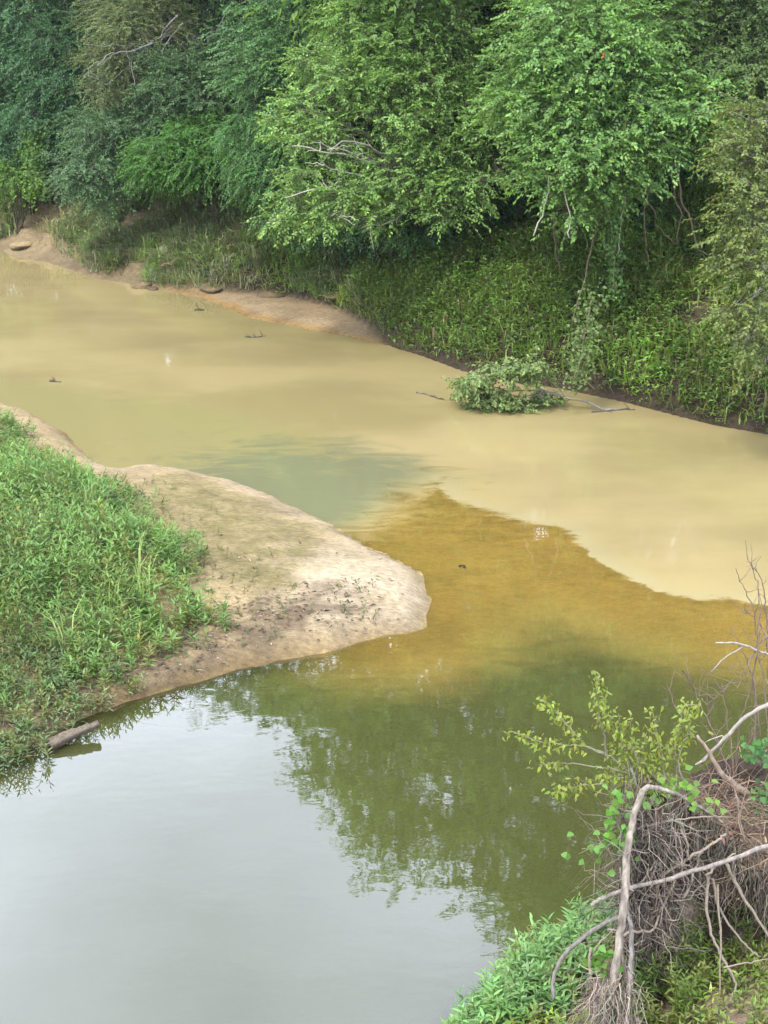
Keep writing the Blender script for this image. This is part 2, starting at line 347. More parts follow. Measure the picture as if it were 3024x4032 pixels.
WX, WY = np.meshgrid(wx, wy); WP = np.stack([WX.ravel(), WY.ravel()], 1)
b = MB(); n_ = len(wx); i = (np.arange(len(wy) - 1)[:, None] * n_ + np.arange(n_ - 1)[None]).ravel()
b.add(np.column_stack([WP, np.zeros(len(WP))]), np.stack([i, i + 1, i + 1 + n_, i + n_], 1))
def water_mat():
    m, t = newmat('river_water'); o = N(t, 'ShaderNodeOutputMaterial'); tc = N(t, 'ShaderNodeTexCoord')
    at = lambda nm: N(t, 'ShaderNodeAttribute', attribute_name=nm).outputs['Fac']
    def noise(scale, sx, sy, det=4, rough=.55, dist=0):
        mp = N(t, 'ShaderNodeMapping'); mp.inputs['Scale'].default_value = (sx, sy, 1); n = N(t, 'ShaderNodeTexNoise')
        n.inputs['Scale'].default_value = scale; n.inputs['Detail'].default_value = det; n.inputs['Roughness'].default_value = rough; n.inputs['Distortion'].default_value = dist
        L(t, tc.outputs['Object'], mp.inputs[0]); L(t, mp.outputs[0], n.inputs['Vector']); return n.outputs['Fac']
    def mr(x, a, b_, c=0., d=1., smooth=True):
        r = N(t, 'ShaderNodeMapRange', interpolation_type='SMOOTHSTEP' if smooth else 'LINEAR')
        for k, v in enumerate((x, a, b_, c, d)):
            if hasattr(v, 'is_linked'): L(t, v, r.inputs[k])
            else: r.inputs[k].default_value = v
        return r.outputs[0]
    def ma(op, a, b_, c=None):
        n = N(t, 'ShaderNodeMath', operation=op)
        for k, v in enumerate((a, b_, c)):
            if v is None: continue
            if hasattr(v, 'is_linked'): L(t, v, n.inputs[k])
            else: n.inputs[k].default_value = v
        return n.outputs[0]
    def mix(f, a, b_):
        n = N(t, 'ShaderNodeMix', data_type='RGBA')
        for k, v in (('Factor', f), ('A', a), ('B', b_)):
            if hasattr(v, 'is_linked'): L(t, v, n.inputs[k])
            else: n.inputs[k].default_value = v if k == 'Factor' else (*v, 1)
        return n.outputs['Result']
    big = noise(.16, 1, 1.6, 4); wisp = noise(1.2, .7, 1.9, 7, .66, 1.2); fine = noise(4.5, .9, 1.5, 5, .65)
    soft = mr(ma('ADD', at('soft'), ma('MULTIPLY', ma('SUBTRACT', noise(.45, 1, 1, 3), .42), .55)), 0, 1, 0, 1, False)
    amp = ma('MULTIPLY_ADD', soft, 2.6, .42)
    dc = ma('ADD', at('clear'), ma('MULTIPLY', ma('SUBTRACT', wisp, .5), amp))
    dc = ma('ADD', dc, ma('MULTIPLY', ma('SUBTRACT', fine, .5), .26))
    clear = mr(dc, ma('MULTIPLY_ADD', soft, -.9, -.03), ma('MULTIPLY_ADD', soft, .8, .05))
    plume = mr(ma('ADD', at('plume'), ma('MULTIPLY', ma('SUBTRACT', wisp, .5), 2.4)), -.5, .9)
    hot = mr(ma('ADD', at('hot'), ma('MULTIPLY', ma('SUBTRACT', noise(.75, .8, 1.5, 7, .68, 2.2), .5), 2.3)), .12, .95)
    tan = mix(mr(big, .35, .65), (.232, .184, .08), (.305, .24, .11))
    pl = mix(hot, (.225, .19, .078), (.142, .141, .074))
    murk = mix(plume, tan, pl)
    # milky rim where the clear stream meets the mud
    rim = ma('MULTIPLY', mr(dc, -.55, -.06), ma('SUBTRACT', 1.0, soft))
    murk = mix(ma('MULTIPLY', rim, .30), murk, (.29, .265, .155))
    deep = (.050, .053, .016)
    body = mix(clear, murk, mix(mr(ma('ADD', at('shelf'), ma('MULTIPLY', ma('SUBTRACT', wisp, .5), 2.0)), -2.1, 1.0), deep, mix(mr(ma('MULTIPLY_ADD', wisp, .8, ma('MULTIPLY', fine, .5)), .5, 1.0), (.37, .235, .05), (.17, .128, .032))))
    opac_clear = mr(at('depth'), .0, .8, .45, .97)
    opac = mr(clear, 0, 1, 1.0, opac_clear, False)
    df = N(t, 'ShaderNodeBsdfDiffuse'); L(t, body, df.inputs['Color'])
    tr = N(t, 'ShaderNodeBsdfTransparent'); tr.inputs['Color'].default_value = (.97, .90, .62, 1)
    m1 = N(t, 'ShaderNodeMixShader'); L(t, opac, m1.inputs[0]); L(t, tr.outputs[0], m1.inputs[1]); L(t, df.outputs[0], m1.inputs[2])
    gl = N(t, 'ShaderNodeBsdfGlossy'); gl.inputs['Roughness'].default_value = .03; gl.inputs['Color'].default_value = (1, 1, 1, 1)
    L(t, mr(clear, 0, 1, .05, .012), gl.inputs['Roughness'])
    fr_ = N(t, 'ShaderNodeFresnel'); L(t, mr(clear, 0, 1, 1.5, IOR_CLEAR), fr_.inputs['IOR'])
    bp = N(t, 'ShaderNodeBump'); bp.inputs['Strength'].default_value = .042; bp.inputs['Distance'].default_value = .05
    r1 = noise(4.5, 1, 1.7, 3, .5); r2 = noise(1.2, 1, 1.5, 2, .5)
    L(t, ma('MULTIPLY_ADD', r1, .22, r2), bp.inputs['Height'])
    L(t, bp.outputs[0], gl.inputs['Normal']); L(t, bp.outputs[0], fr_.inputs['Normal'])
    m2 = N(t, 'ShaderNodeMixShader'); L(t, fr_.outputs[0], m2.inputs[0]); L(t, m1.outputs[0], m2.inputs[1]); L(t, gl.outputs[0], m2.inputs[2])
    L(t, m2.outputs[0], o.inputs[0]); return m
IOR_CLEAR = 2.05
water = b.build('river_water', water_mat(), smooth=True); tag(water, kind='structure')
wz, WG = height(WP)
def fattr(o, nm, v):
    a = o.data.attributes.new(nm, 'FLOAT', 'POINT'); a.data.foreach_set('value', np.asarray(v, np.float32))
fattr(water, 'clear', np.clip(sdf(WP, clear_poly), -30, 30)); fattr(water, 'plume', np.clip(sdf(WP, plume_poly), -30, 30))
edge = dist_line(WP, np.array(wpts([(1723, 1880), (1640, 1960), (1560, 2040), (1420, 2100), (1200, 2120)])))
mudl = dist_line(WP, np.array(wpts(MUD_PX)))
fattr(water, 'soft', sstep(.0, 1.1, mudl) * sstep(4, 1.0, edge))
fattr(water, 'hot', sstep(4.6, .3, dist_line(WP, hot_c)))
fattr(water, 'shelf', np.clip(sdf(WP, shelf_poly), -20, 20)); fattr(water, 'depth', np.maximum(-wz, 0))

# ------------------------------------------------------------------ trees
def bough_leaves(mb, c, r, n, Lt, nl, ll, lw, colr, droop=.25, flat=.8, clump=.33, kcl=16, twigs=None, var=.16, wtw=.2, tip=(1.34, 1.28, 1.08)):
    """foliage of one bough: clumps of leafy twigs spread over an ellipsoid"""
    c = np.asarray(c, float); r = np.asarray(r, float)
    u = nrmz(rng.normal(size=(kcl, 3)) + [0, 0, .25]); cc = c + u * r * rng.uniform(.35, 1.0, (kcl, 1))
    cl = rng.integers(0, kcl, n); cv = 1 + rng.normal(0, .10, (kcl, 1))
    off = rng.normal(size=(n, 3)) * clump * r * [1, 1, .7]
    p0 = cc[cl] + off
    out = nrmz((p0 - c) / r * [1, 1, .5] + rng.normal(0, .45, (n, 3)))
    d = nrmz(out * [1, 1, flat] + [0, 0, -droop]); nr = nrmz(np.array([0, 0, 1.]) + .35 * rng.normal(size=(n, 3)) + .35 * out)
    side = nrmz(np.cross(nr, d)); Ls = Lt * rng.uniform(.6, 1.25, (n, 1, 1))
    t = np.linspace(.08, 1, nl)[None, :, None]
    pos = p0[:, None] + d[:, None] * Ls * t + np.array([0, 0, -1.]) * (Ls * t * t * (.12 + droop * .6))
    sg = np.where(np.arange(nl) % 2, 1., -1.)[None, :, None]
    ld = d[:, None] * (.45 + .5 * t) + side[:, None] * sg * (1.0 - .5 * t) + rng.normal(0, .25, (n, nl, 3)) + [0, 0, -.25 - droop * .4]
    ln = nr[:, None] + rng.normal(0, .35, (n, nl, 3))
    base = np.asarray(colr) * cv[cl] * (1 + rng.normal(0, var * .6, (n, 1)))
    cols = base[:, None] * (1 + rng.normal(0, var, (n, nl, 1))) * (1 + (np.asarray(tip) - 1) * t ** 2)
    cols *= 1 + rng.normal(0, .05, (n, nl, 3))
    M = n * nl
    mb.leaves(pos.reshape(M, 3), ld.reshape(M, 3), ln.reshape(M, 3), ll * rng.uniform(.7, 1.25, M), lw * rng.uniform(.7, 1.2, M), np.clip(cols.reshape(M, 3), .004, .6))
    if twigs is not None and wtw > 0:
        k = rng.random(n) < wtw; tt = np.linspace(0, 1, 4)[None, :, None]
        s0 = (cc[cl] * .55 + c * .45)[k]; e = pos[k, -1]; m_ = p0[k]
        P = (1 - tt) ** 2 * s0[:, None] + 2 * (1 - tt) * tt * (m_[:, None] + [0, 0, .05]) + tt ** 2 * e[:, None]
        twigs.tubes(P, .009, .004, np.array([.11, .095, .07]))
def curve_pts(a, b, sag, n=9, jit=.0):
    a, b = np.asarray(a, float), np.asarray(b, float); t = np.linspace(0, 1, n)[:, None]
    m = (a + b) / 2 + np.asarray(sag); p = (1 - t) ** 2 * a + 2 * t * (1 - t) * m + t ** 2 * b
    j = rng.normal(0, jit, p.shape); j[0] = 0; j[-1] = 0; return p + j
def smooth_line(p, sub=4, jit=0.0):
    p = np.asarray(p, float); n = len(p); q = np.vstack([2 * p[0] - p[1], p, 2 * p[-1] - p[-2]]); out = []
    for i in range(n - 1):
        a, b_, c, d = q[i:i + 4]
        for t in np.arange(sub) / sub:
            out.append(.5 * ((2 * b_) + (c - a) * t + (2 * a - 5 * b_ + 4 * c - d) * t * t + (3 * b_ - a - 3 * c + d) * t ** 3))
    out.append(p[-1]); out = np.array(out); j = rng.normal(0, jit, out.shape); j[0] = j[-1] = 0; return out + j
def ground_z(x, y): return float(height(np.array([[x, y]]))[0][0])

def tree(name, label, bx, by, H, boughs, colr, trunk_r=.16, leaf=(.10, .055), dens=1.0, spray=(.55, 11), droop=.25, top=None, bark=(.055, .047, .037), extra=(), mat=None, lean=(0, 0), group='trees on the far bank', limb_c=None, top_n=9, top_leaf=2.0, clump=.3, kcl=16, wtw=.2):
    """boughs: (px, py, distance, horizontal radius, vertical radius) seen low on the tree; top: crown radius above them"""
    z0 = ground_z(bx, by) - .15; H = H - z0
    root = thing(name, (bx, by, z0), label, 'tree', group)
    tr, cr = MB(), MB(); br = tr
    tp = np.array([bx + lean[0], by + lean[1], z0 + H * .8])
    spine = curve_pts((bx, by, z0), tp, (lean[0] * -.25 + rng.normal(0, .15), lean[1] * -.25, 0), 12, .04)
    tr.tube(spine, np.linspace(trunk_r, trunk_r * .3, 12) * np.r_[1.45, 1.12, np.ones(10)], 9, bark, rough=.05)
    def limb(c, r):
        zc = np.clip((c[2] - z0 - .35 * np.linalg.norm((c - spine[0])[:2])) / (H * .8), .05, .92)
        f = zc * 11; i = int(f); a = lerp(spine[i], spine[min(i + 1, 11)], f - i)
        dd = np.linalg.norm(c - a); br.tube(curve_pts(a, c, (0, 0, .18 * dd), 8, .03), np.linspace(max(.025, trunk_r * .32), .014, 8), 5, limb_c or bark, cap=False)
        for k in range(6):
            e = c + nrmz(rng.normal(size=3)) * r * [.95, .95, .8]
            br.tube(curve_pts(lerp(a, c, rng.uniform(.55, .95)) , e, (0, 0, .08), 5, .03), np.linspace(.016, .006, 5), 4, limb_c or bark, cap=False)
    for px, py, dd, rh, rv in boughs:
        c = A(px, py, dd); r = np.array([rh, rh * .85, rv]); limb(c, r)
        area = 4 * np.pi * (rh * rh * .85 + 2 * rh * rv) / 3
        n = int(area * 37 * dens * (.1 * .055) / (leaf[0] * leaf[1]) * 11 / spray[1])
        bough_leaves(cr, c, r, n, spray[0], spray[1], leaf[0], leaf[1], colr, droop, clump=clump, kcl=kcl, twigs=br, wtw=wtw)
    for px_, d_, r_, c_ in extra:
        q = smooth_line([A(a_, b_, dd) for (a_, b_), dd in zip(px_, np.linspace(d_[0], d_[1], len(px_)))], 4, .03); tr.tube(q, np.linspace(r_, r_ * .25, len(q)), 5, c_, cap=False)
        for k in range(7):
            i_ = rng.integers(2, len(q)); e = q[i_] + nrmz(q[i_] - q[i_ - 1] + rng.normal(0, .5, 3) * (np.linalg.norm(q[i_] - q[i_ - 1])) * 1.6) * rng.uniform(.25, .8); tr.tube(curve_pts(q[i_], e, (0, 0, .06), 6, .02), np.linspace(r_ * .4, r_ * .12, 6), 4, c_, cap=False)
    if top:
        R, zlo = top
        for k in range(top_n):
            fz = (k + .5) / top_n; zc = lerp(zlo, z0 + H * .93, fz); a = k * 2.4 + rng.uniform(-.3, .3); rad = R * math.sqrt(max(0, 1 - (fz * .93) ** 2.2)) * rng.uniform(.5, .85)
            ctr = lerp(np.array([bx, by]), tp[:2], np.clip((zc - z0) / (H * .8), 0, 1))
            c = np.array([ctr[0] + math.cos(a) * rad, ctr[1] + math.sin(a) * rad, zc]); rh = R * rng.uniform(.42, .6); r = np.array([rh, rh, rh * .62]); limb(c, r)
            lf = leaf[0] * top_leaf; n = int(4 * np.pi * rh * rh * .8 * 15 * dens * .0055 * 4 / (lf * leaf[1] * top_leaf) * 9 / 9 * .62)
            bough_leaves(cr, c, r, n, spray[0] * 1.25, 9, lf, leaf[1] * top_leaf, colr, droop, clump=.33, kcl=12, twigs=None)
    tr.build('trunk', M_bark, root, True); cr.build('crown', mat or M_leaf, root)
    return root

BRIGHT = (.165, .285, .078); MID = (.08, .17, .05); DEEP = (.05, .12, .045); BLUE = (.07, .155, .066); OLIVE = (.14, .19, .07); GREY = (.08, .148, .062); FERN = (.07, .17, .035)
SK = dict(top_leaf=2.0)
PV = (.40, .37, .31); GV = (.27, .26, .24)
# far left, hazy
tree('broadleaf_tree', 'hazy blue-green tree at the top left corner of the photo', -16.5, 66, 15.5, [(60, 90, 60, 2.0, 1.3), (170, 250, 60, 1.8, 1.2), (20, 330, 60, 1.9, 1.3), (120, 470, 59, 1.7, 1.0), (10, 560, 58, 1.6, .9), (230, 60, 62, 1.9, 1.2)], BLUE, top=(3.2, 8), leaf=(.13, .075))
tree('broadleaf_tree', 'dark green tree left of the grey bare-branched tree, above the sand path', -13.2, 62.5, 15, [(260, 330, 57, 1.5, 1.0), (330, 120, 59, 1.7, 1.2), (190, 440, 56.5, 1.3, .9), (330, 470, 56, 1.4, .9), (230, 600, 56.5, 1.2, .8), (230, 200, 57.5, 1.3, .9)], DEEP, top=(2.8, 8), leaf=(.12, .065))
tree('broadleaf_tree', 'airy olive tree with grey bare branches in the upper left', -10.6, 58.5, 16, [(520, 110, 53, 1.3, .7), (440, 230, 52.5, 1.0, .6), (560, 60, 54, 1.6, .8), (400, 370, 52.5, .8, .45), (600, 200, 53.5, 1.0, .6), (480, 300, 52.5, .8, .5)], OLIVE, extra=[([(700, 60), (600, 160), (480, 180), (340, 175)], (53, 51.3), .028, GV), ([(680, 100), (600, 220), (500, 260), (420, 330), (350, 300)], (53, 51.2), .028, GV), ([(660, 140), (580, 190), (520, 240), (530, 340)], (53, 51.2), .028, GV), ([(720, 90), (640, 200), (690, 250)], (53, 51.4), .028, GV), ([(600, 170), (520, 200), (440, 210), (380, 260)], (52, 51.2), .03, GV), ([(900, 30), (850, 120), (760, 160)], (53, 51.5), .035, (.2, .18, .16)), ([(960, 40), (880, 90), (820, 170), (740, 130)], (53, 51.5), .03, (.2, .18, .16))], top=(2.5, 8.3), leaf=(.07, .032), spray=(.6, 16), dens=.6, limb_c=(.26, .245, .22), droop=.1, wtw=.5)
tree('broadleaf_tree', 'grey-green rounded tree right of the bare grey branches', -7.6, 57.5, 18, [(700, 290, 51.5, 1.2, .75), (820, 330, 51, 1.3, .8), (640, 380, 51, .9, .5), (900, 400, 50.5, 1.0, .6), (860, 230, 52, 1.0, .6), (760, 440, 51, 1.1, .5)], GREY, top=(2.5, 8), leaf=(.10, .06), droop=.1, kcl=22, clump=.22)
tree('broadleaf_tree', 'glossy dark grey-green tree drooping over the sand path', -10.6, 57.5, 8.5, [(420, 565, 51, 1.1, .75), (330, 685, 50, 1.0, .6), (470, 705, 50.5, .9, .6), (300, 735, 49.5, .7, .35), (440, 520, 52, 1.2, .7), (560, 490, 52, 1.2, .7), (430, 795, 49.5, .5, .35)], GREY, top=None, leaf=(.12, .06), droop=.2)
tree('broadleaf_tree', 'dark tree with fern-like drooping green sprays left of centre', -7.2, 54, 10, [(660, 580, 49, 1.1, .5), (760, 600, 48.5, 1.1, .55), (600, 620, 49, .9, .5), (860, 610, 48.5, .9, .5), (700, 650, 48.5, 1.3, .6), (850, 660, 48.3, 1.2, .6), (620, 680, 49, 1.1, .5), (780, 520, 49.5, 1.2, .5), (900, 520, 49, .9, .5)], FERN, top=None, leaf=(.11, .045), spray=(.6, 18), droop=.2, clump=.22)
tree('broadleaf_tree', 'tall mid-green tree rising out of the top edge left of centre', -4.6, 53, 18, [(1080, 90, 48, 1.5, 1.0), (1230, 120, 47.5, 1.3, .9), (1060, 280, 47, 1.2, .8), (1180, 260, 46.5, 1.2, .8), (1300, 60, 48, 1.2, .8), (1120, 400, 47, 1.0, .6)], (.10, .205, .075), top=(3.2, 8.2), leaf=(.10, .06), droop=.1, kcl=22, clump=.22)
tree('broadleaf_tree', 'deep green tree with fine weeping foliage beside the bright tree', -4.0, 50, 11, [(1000, 580, 45.5, 1.0, .7), (1080, 635, 45, .9, .8), (940, 560, 46, .8, .5), (1110, 735, 44.5, .8, .6), (1170, 815, 44, .8, .5), (1010, 480, 46, 1.0, .5), (1060, 675, 45, .9, .6), (1180, 540, 45, .9, .7), (1000, 695, 46, .8, .7)], (.075, .175, .05), top=None, leaf=(.10, .04), spray=(.6, 18), droop=.4, clump=.22)
tree('broadleaf_tree', 'bright lime-green tree with pale bare branches leaning over the water at centre', 1.3, 45, 18, [
    (1380, 330, 40.5, 1.2, .6), (1200, 420, 40.5, .75, .4), (1280, 520, 40, .8, .45), (1480, 210, 41, 1.2, .7), (1620, 330, 40.5, 1.2, .7), (1560, 480, 40, 1.0, .55), (1180, 540, 40.5, .5, .3),
    (1150, 800, 39.5, .6, .35), (1260, 850, 39, .6, .35), (1380, 760, 39, .8, .4), (1480, 830, 39, .7, .4), (1560, 680, 39.5, .9, .5), (1700, 560, 40, 1.0, .6), (1680, 720, 39.5, .8, .5), (1800, 450, 40.5, 1.1, .7), (1420, 120, 42, 1.2, .7), (1700, 150, 41.5, 1.3, .8), (1560, 40, 42, 1.4, .8), (1780, 830, 39, .6, .4), (1340, 640, 39.5, .5, .25), (1900, 600, 40, 1.0, .6), (1850, 710, 39.5, .9, .5), (1970, 480, 40, .8, .5), (1290, 260, 42, .9, .5), (1880, 330, 41, 1.0, .6), (1110, 470, 40.2, .45, .25), (1100, 870, 39.2, .4, .25), (1190, 690, 39.2, .45, .25)],
    BRIGHT, trunk_r=.2, extra=[([(1800, 700), (1640, 690), (1480, 640), (1300, 600), (1150, 575)], (41, 38.6), .05, PV), ([(1780, 720), (1600, 700), (1420, 690), (1280, 650)], (41, 38.4), .045, PV), ([(1700, 760), (1560, 740), (1420, 760), (1260, 740), (1120, 780)], (40.5, 38.2), .045, PV), ([(1680, 780), (1500, 770), (1380, 800), (1330, 870)], (40.5, 38.2), .04, PV), ([(1600, 700), (1450, 620), (1340, 590), (1230, 560)], (40.5, 38.5), .035, PV), ([(1750, 420), (1600, 430), (1430, 400), (1290, 440), (1170, 430)], (42, 39.4), .045, (.2, .17, .13)), ([(1650, 800), (1560, 860), (1420, 900)], (40, 38.6), .03, PV), ([(1620, 640), (1500, 600), (1400, 560), (1290, 590)], (40.5, 38.4), .03, PV)], top=(3.2, 8.2), leaf=(.105, .06), limb_c=(.36, .34, .29), dens=.9, bark=(.15, .12, .09), lean=(-1.2, -2.5), top_n=12, wtw=.35, droop=.06, kcl=26, clump=.19)
tree('broadleaf_tree', 'dark tree in the gap behind the two bright trees', 3.6, 46.5, 20.5, [(1960, 100, 45.5, 1.3, .9), (1900, 260, 45, 1.2, .8), (2020, 380, 44, 1.1, .8), (1880, 420, 44, 1.0, .7)], DEEP, top=(3.0, 8.2), leaf=(.10, .06), bark=(.05, .045, .04))
tree('broadleaf_tree', 'broad bright green tree with reddish trunk and hanging vines, right of centre', 6.35, 40.5, 19.5, [
    (2280, 90, 36.5, 1.3, .8), (2180, 250, 36, 1.1, .7), (2350, 260, 35.5, 1.2, .8), (2090, 400, 36, .8, .5), (2240, 430, 35.5, 1.0, .6), (2420, 420, 35.5, 1.1, .7), (2560, 330, 36, 1.1, .7), (2680, 440, 35.5, .9, .6), (2160, 560, 35.5, .8, .5), (2320, 580, 35, 1.0, .6), (2480, 560, 35, .9, .6), (2200, 700, 35.2, .7, .45), (2330, 730, 35, .7, .45), (2450, 720, 35, .6, .4), (2250, 830, 35, .4, .25), (2780, 400, 36, .7, .5), (2620, 560, 35.8, .8, .5), (2480, 120, 37, 1.2, .8), (2120, 80, 37.5, .9, .6), (2040, 300, 37, .8, .5), (2780, 540, 36, .7, .45), (2130, 650, 35.4, .6, .35), (2020, 480, 37, .7, .4)],
    (.142, .262, .074), trunk_r=.28, top=(3.8, 8.3), leaf=(.11, .07), bark=(.15, .07, .045), lean=(-.6, -1.2), top_n=12, droop=.08, kcl=26, clump=.2)
tree('broadleaf_tree', 'olive green tree in the upper right behind the overhanging branches', 10, 43, 19, [(2720, 90, 38.5, 1.3, .9), (2880, 150, 38, 1.3, .9), (2780, 260, 37.5, 1.1, .7), (2960, 300, 37, 1.1, .8), (2640, 200, 38.5, .9, .7), (3010, 60, 38, 1.2, .9)], (.13, .20, .075), top=(3.2, 8.3), leaf=(.10, .06), droop=.1, kcl=22, clump=.22)
tree('broadleaf_tree', 'olive tree with pale twigs hanging in at the right edge over the bank', 10.4, 35.5, 12, [
    (2960, 480, 31.2, .75, .5), (2990, 620, 30.5, .7, .5), (2900, 560, 31, .4, .3), (2950, 760, 30, .55, .45), (2900, 900, 29.8, .4, .35), (2985, 900, 29.5, .5, .45), (2890, 1010, 29.6, .35, .3), (2975, 1080, 29.3, .5, .4), (2890, 1210, 29.2, .45, .25), (2985, 1230, 29, .5, .3), (2960, 1340, 29, .45, .3), (3010, 1430, 29, .3, .25)],
    (.135, .18, .05), trunk_r=.17, top=None, leaf=(.095, .055), limb_c=(.33, .30, .25), dens=.8, wtw=.4, droop=.15, kcl=20, clump=.22)
# rows behind that close the wood and rise above the frame
back = [(b0, b1, h0 + 3.5, c0) for b0, b1, h0, c0 in [(-14.5, 80, 14, BLUE), (-22, 68, 14, BLUE), (-19, 75, 15, BLUE), (-13, 72, 15, BLUE), (-8, 68, 14, DEEP), (-3.5, 64, 15, DEEP), (0.5, 58, 16, MID), (3, 62, 17, DEEP), (6.5, 54, 17, DEEP), (9.5, 50, 17, MID), (13, 46, 17, MID), (16, 40, 15, MID), (13.5, 55, 17, DEEP), (-1, 50.5, 14, DEEP), (7.8, 46.5, 16, DEEP)]]
place = ['second from the back in the left corner', 'behind the hazy left corner', 'deepest in the left corner', 'behind the airy olive tree', 'behind the grey-green tree', 'behind the tall mid-green tree', 'behind the bright leaning tree', 'in the depth of the centre gap', 'behind the vine-hung tree', 'behind the upper right olive tree', 'beyond the right edge', 'beyond the right edge by the water', 'in the second row at the upper right', 'close behind the weeping tree', 'between the vine-hung and the olive tree']
for (bx, by, H, cc), pl in zip(back, place):
    pxs = 1512 + FPX * bx / by
    tree('forest_tree', 'dark forest tree ' + pl, bx, by, H, [(pxs + rng.uniform(-90, 90), p, by - 2 + rng.uniform(-.5, 1), 1.9, 1.2) for p in (120, 340, 560)], cc, top=(3.6, 5.5), leaf=(.18, .105), dens=.75, bark=(.05, .045, .035), group='forest trees behind the front row', wtw=.05)
# understorey that fills the shade below the crowns
for k, (px, py, dd, rh, rv, cc, lb) in enumerate([
    (60, 690, 56, .9, .55, (.10, .20, .035), 'round lime-green bush at the left edge above the bank'),
    (20, 560, 58, 1.3, .8, BLUE, 'dark bush at the left edge under the hazy tree'),
    (120, 620, 57.5, 1.2, .8, DEEP, 'dark bush behind the lime-green vine column'),
    (880, 700, 52, 1.5, .9, DEEP, 'dark shrub in the shade of the fern-like tree'),
    (560, 690, 54.5, 1.4, .9, DEEP, 'dark shrub behind the sand path'),
    (700, 560, 60, 2.2, 1.5, DEEP, 'dark bush deep in the wood behind the grey-green rounded tree'),
    (400, 540, 62.5, 2.2, 1.5, DEEP, 'dark bush deep in the wood behind the airy olive tree'),
    (1000, 470, 58, 2.2, 1.5, DEEP, 'dark bush deep in the wood behind the weeping tree'),
    (1340, 890, 44.5, 1.0, .6, DEEP, 'dark shrub under the bright leaning tree'),
    (1500, 880, 43.5, 1.2, .7, DEEP, 'dark shrub at the foot of the bright leaning tree'),
    (1640, 880, 42, 1.0, .6, MID, 'green shrub right of the bright tree foot'),
    (1850, 800, 42, 1.3, .9, DEEP, 'dark shrub between the two bright trees'),
    (2000, 650, 43, 1.5, 1.0, DEEP, 'dark shrub high between the two bright trees'),
    (2700, 720, 41, 1.5, .9, DEEP, 'dark shrub behind the hanging vines'),
    (2850, 620, 41, 1.4, .9, DEEP, 'dark shrub in the gap left of the right edge tree'),
    (2300, 850, 42, 1.5, .8, DEEP, 'dark shrub behind the hanging leafy branches'),
    (2600, 860, 39.5, .8, .5, DEEP, 'dark shrub right of the reddish trunk')]):
    c = A(px, py, dd); gz = ground_z(c[0], c[1]); root = thing('shrub', (c[0], c[1], gz), lb, 'shrub', 'understorey shrubs on the far bank')
    st, cr = MB(), MB()
    for j in range(5):
        e = c + rng.normal(size=3) * [rh * .5, rh * .5, rv * .4]; st.tube(curve_pts((c[0] + rng.normal(0, .1), c[1], gz - .1), e, (0, 0, .2), 6, .03), np.linspace(.03, .01, 6), 5, (.07, .055, .04), cap=False)
    n = int(4 * np.pi * (rh * rh * .85 + 2 * rh * rv) / 3 * 36)
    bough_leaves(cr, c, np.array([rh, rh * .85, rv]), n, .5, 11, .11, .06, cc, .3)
    st.build('stems', M_bark, root, True); cr.build('foliage', M_leaf, root)

# ------------------------------------------------------------------ far bank ground cover
def scatter(n, x0, x1, y0, y1):
    return np.stack([rng.uniform(x0, x1, n), rng.uniform(y0, y1, n)], 1)
P = scatter(330000, -17.5, 12.5, 29, 60); G2 = sdf(P, foot_poly); k = (G2 > -.02) & (G2 < 8); P = P[k]; G2 = G2[k]
zz = far_height(P); ps = patch(P, SAND_SPOTS)
nn = fbm(P[:, 0] * .55, P[:, 1] * .55, 3); right = sstep(-6, -1.5, P[:, 0])
den = (1 - .97 * ps) * lerp(.95 * sstep(-.75, .1, nn) * sstep(.15, .8, G2 + .3 * nn), sstep(-1.5, -.9, nn) * sstep(-.1, .22, G2 + .15 * nn), right) * sstep(9, 5, G2)
k = rng.random(len(P)) < den * .8; P, zz, G2, nn, right = P[k], zz[k], G2[k], nn[k], right[k]
isg = rng.random(len(P)) < lerp(.85, .58, right)
gP = np.column_stack([P, zz])[isg]; m = len(gP); rg = right[isg]
gd = np.column_stack([rng.normal(0, .45, m), rng.normal(-.25, .45, m), np.ones(m)])
gc = lerp(tint((.27, .32, .14), m), tint((.185, .29, .05), m), rg[:, None] * rng.uniform(.5, 1, (m, 1)))
gv = fbm(gP[:, 0] * .7 + 2, gP[:, 1] * .7 + 8, 3); gc = gc * (1 + .38 * np.clip(gv, -1, 1.2))[:, None]; yel = sstep(.1, .8, fbm(gP[:, 0] * .4 + 21, gP[:, 1] * .5, 2)); gc = gc * (1 + yel[:, None] * np.array([.35, .1, 0]))
dry = rng.random(m) < .14; gc[dry] = tint((.28, .23, .12), dry.sum()); gc = np.clip(gc, .01, .6)
b = MB(); b.blades(gP - [0, 0, .03], gd, lerp(.75, .6, rg) * rng.uniform(.4, 1.3, m), lerp(.034, .03, rg) * rng.uniform(.7, 1.4, m), gc, .7)
tag(b.build('bank_grass', M_grass), 'long grass covering the far river bank', 'grass', kind='stuff')
hP = np.column_stack([P, zz])[~isg]; m = len(hP); nl = 5; rg = right[~isg]; hn = nn[~isg]
h = rng.uniform(.12, .5, m) * (1 + .5 * sstep(0, .6, hn)); t = rng.uniform(.2, 1, (m, nl))
pos = hP[:, None] + np.stack([rng.normal(0, .07, (m, nl)), rng.normal(-.04, .07, (m, nl)), t * h[:, None]], -1)
dd = np.stack([rng.normal(0, 1, (m, nl)), rng.normal(-.25, 1, (m, nl)), rng.normal(-.1, .35, (m, nl))], -1); nr = np.array([0, 0, 1.]) + rng.normal(0, .4, (m, nl, 3))
hc = tint((.125, .22, .038), m, .25, .08); bright = sstep(.15, .7, fbm(hP[:, 0] * .9 + 5, hP[:, 1] * .9, 2)); hc = hc * (.8 + .75 * bright[:, None])
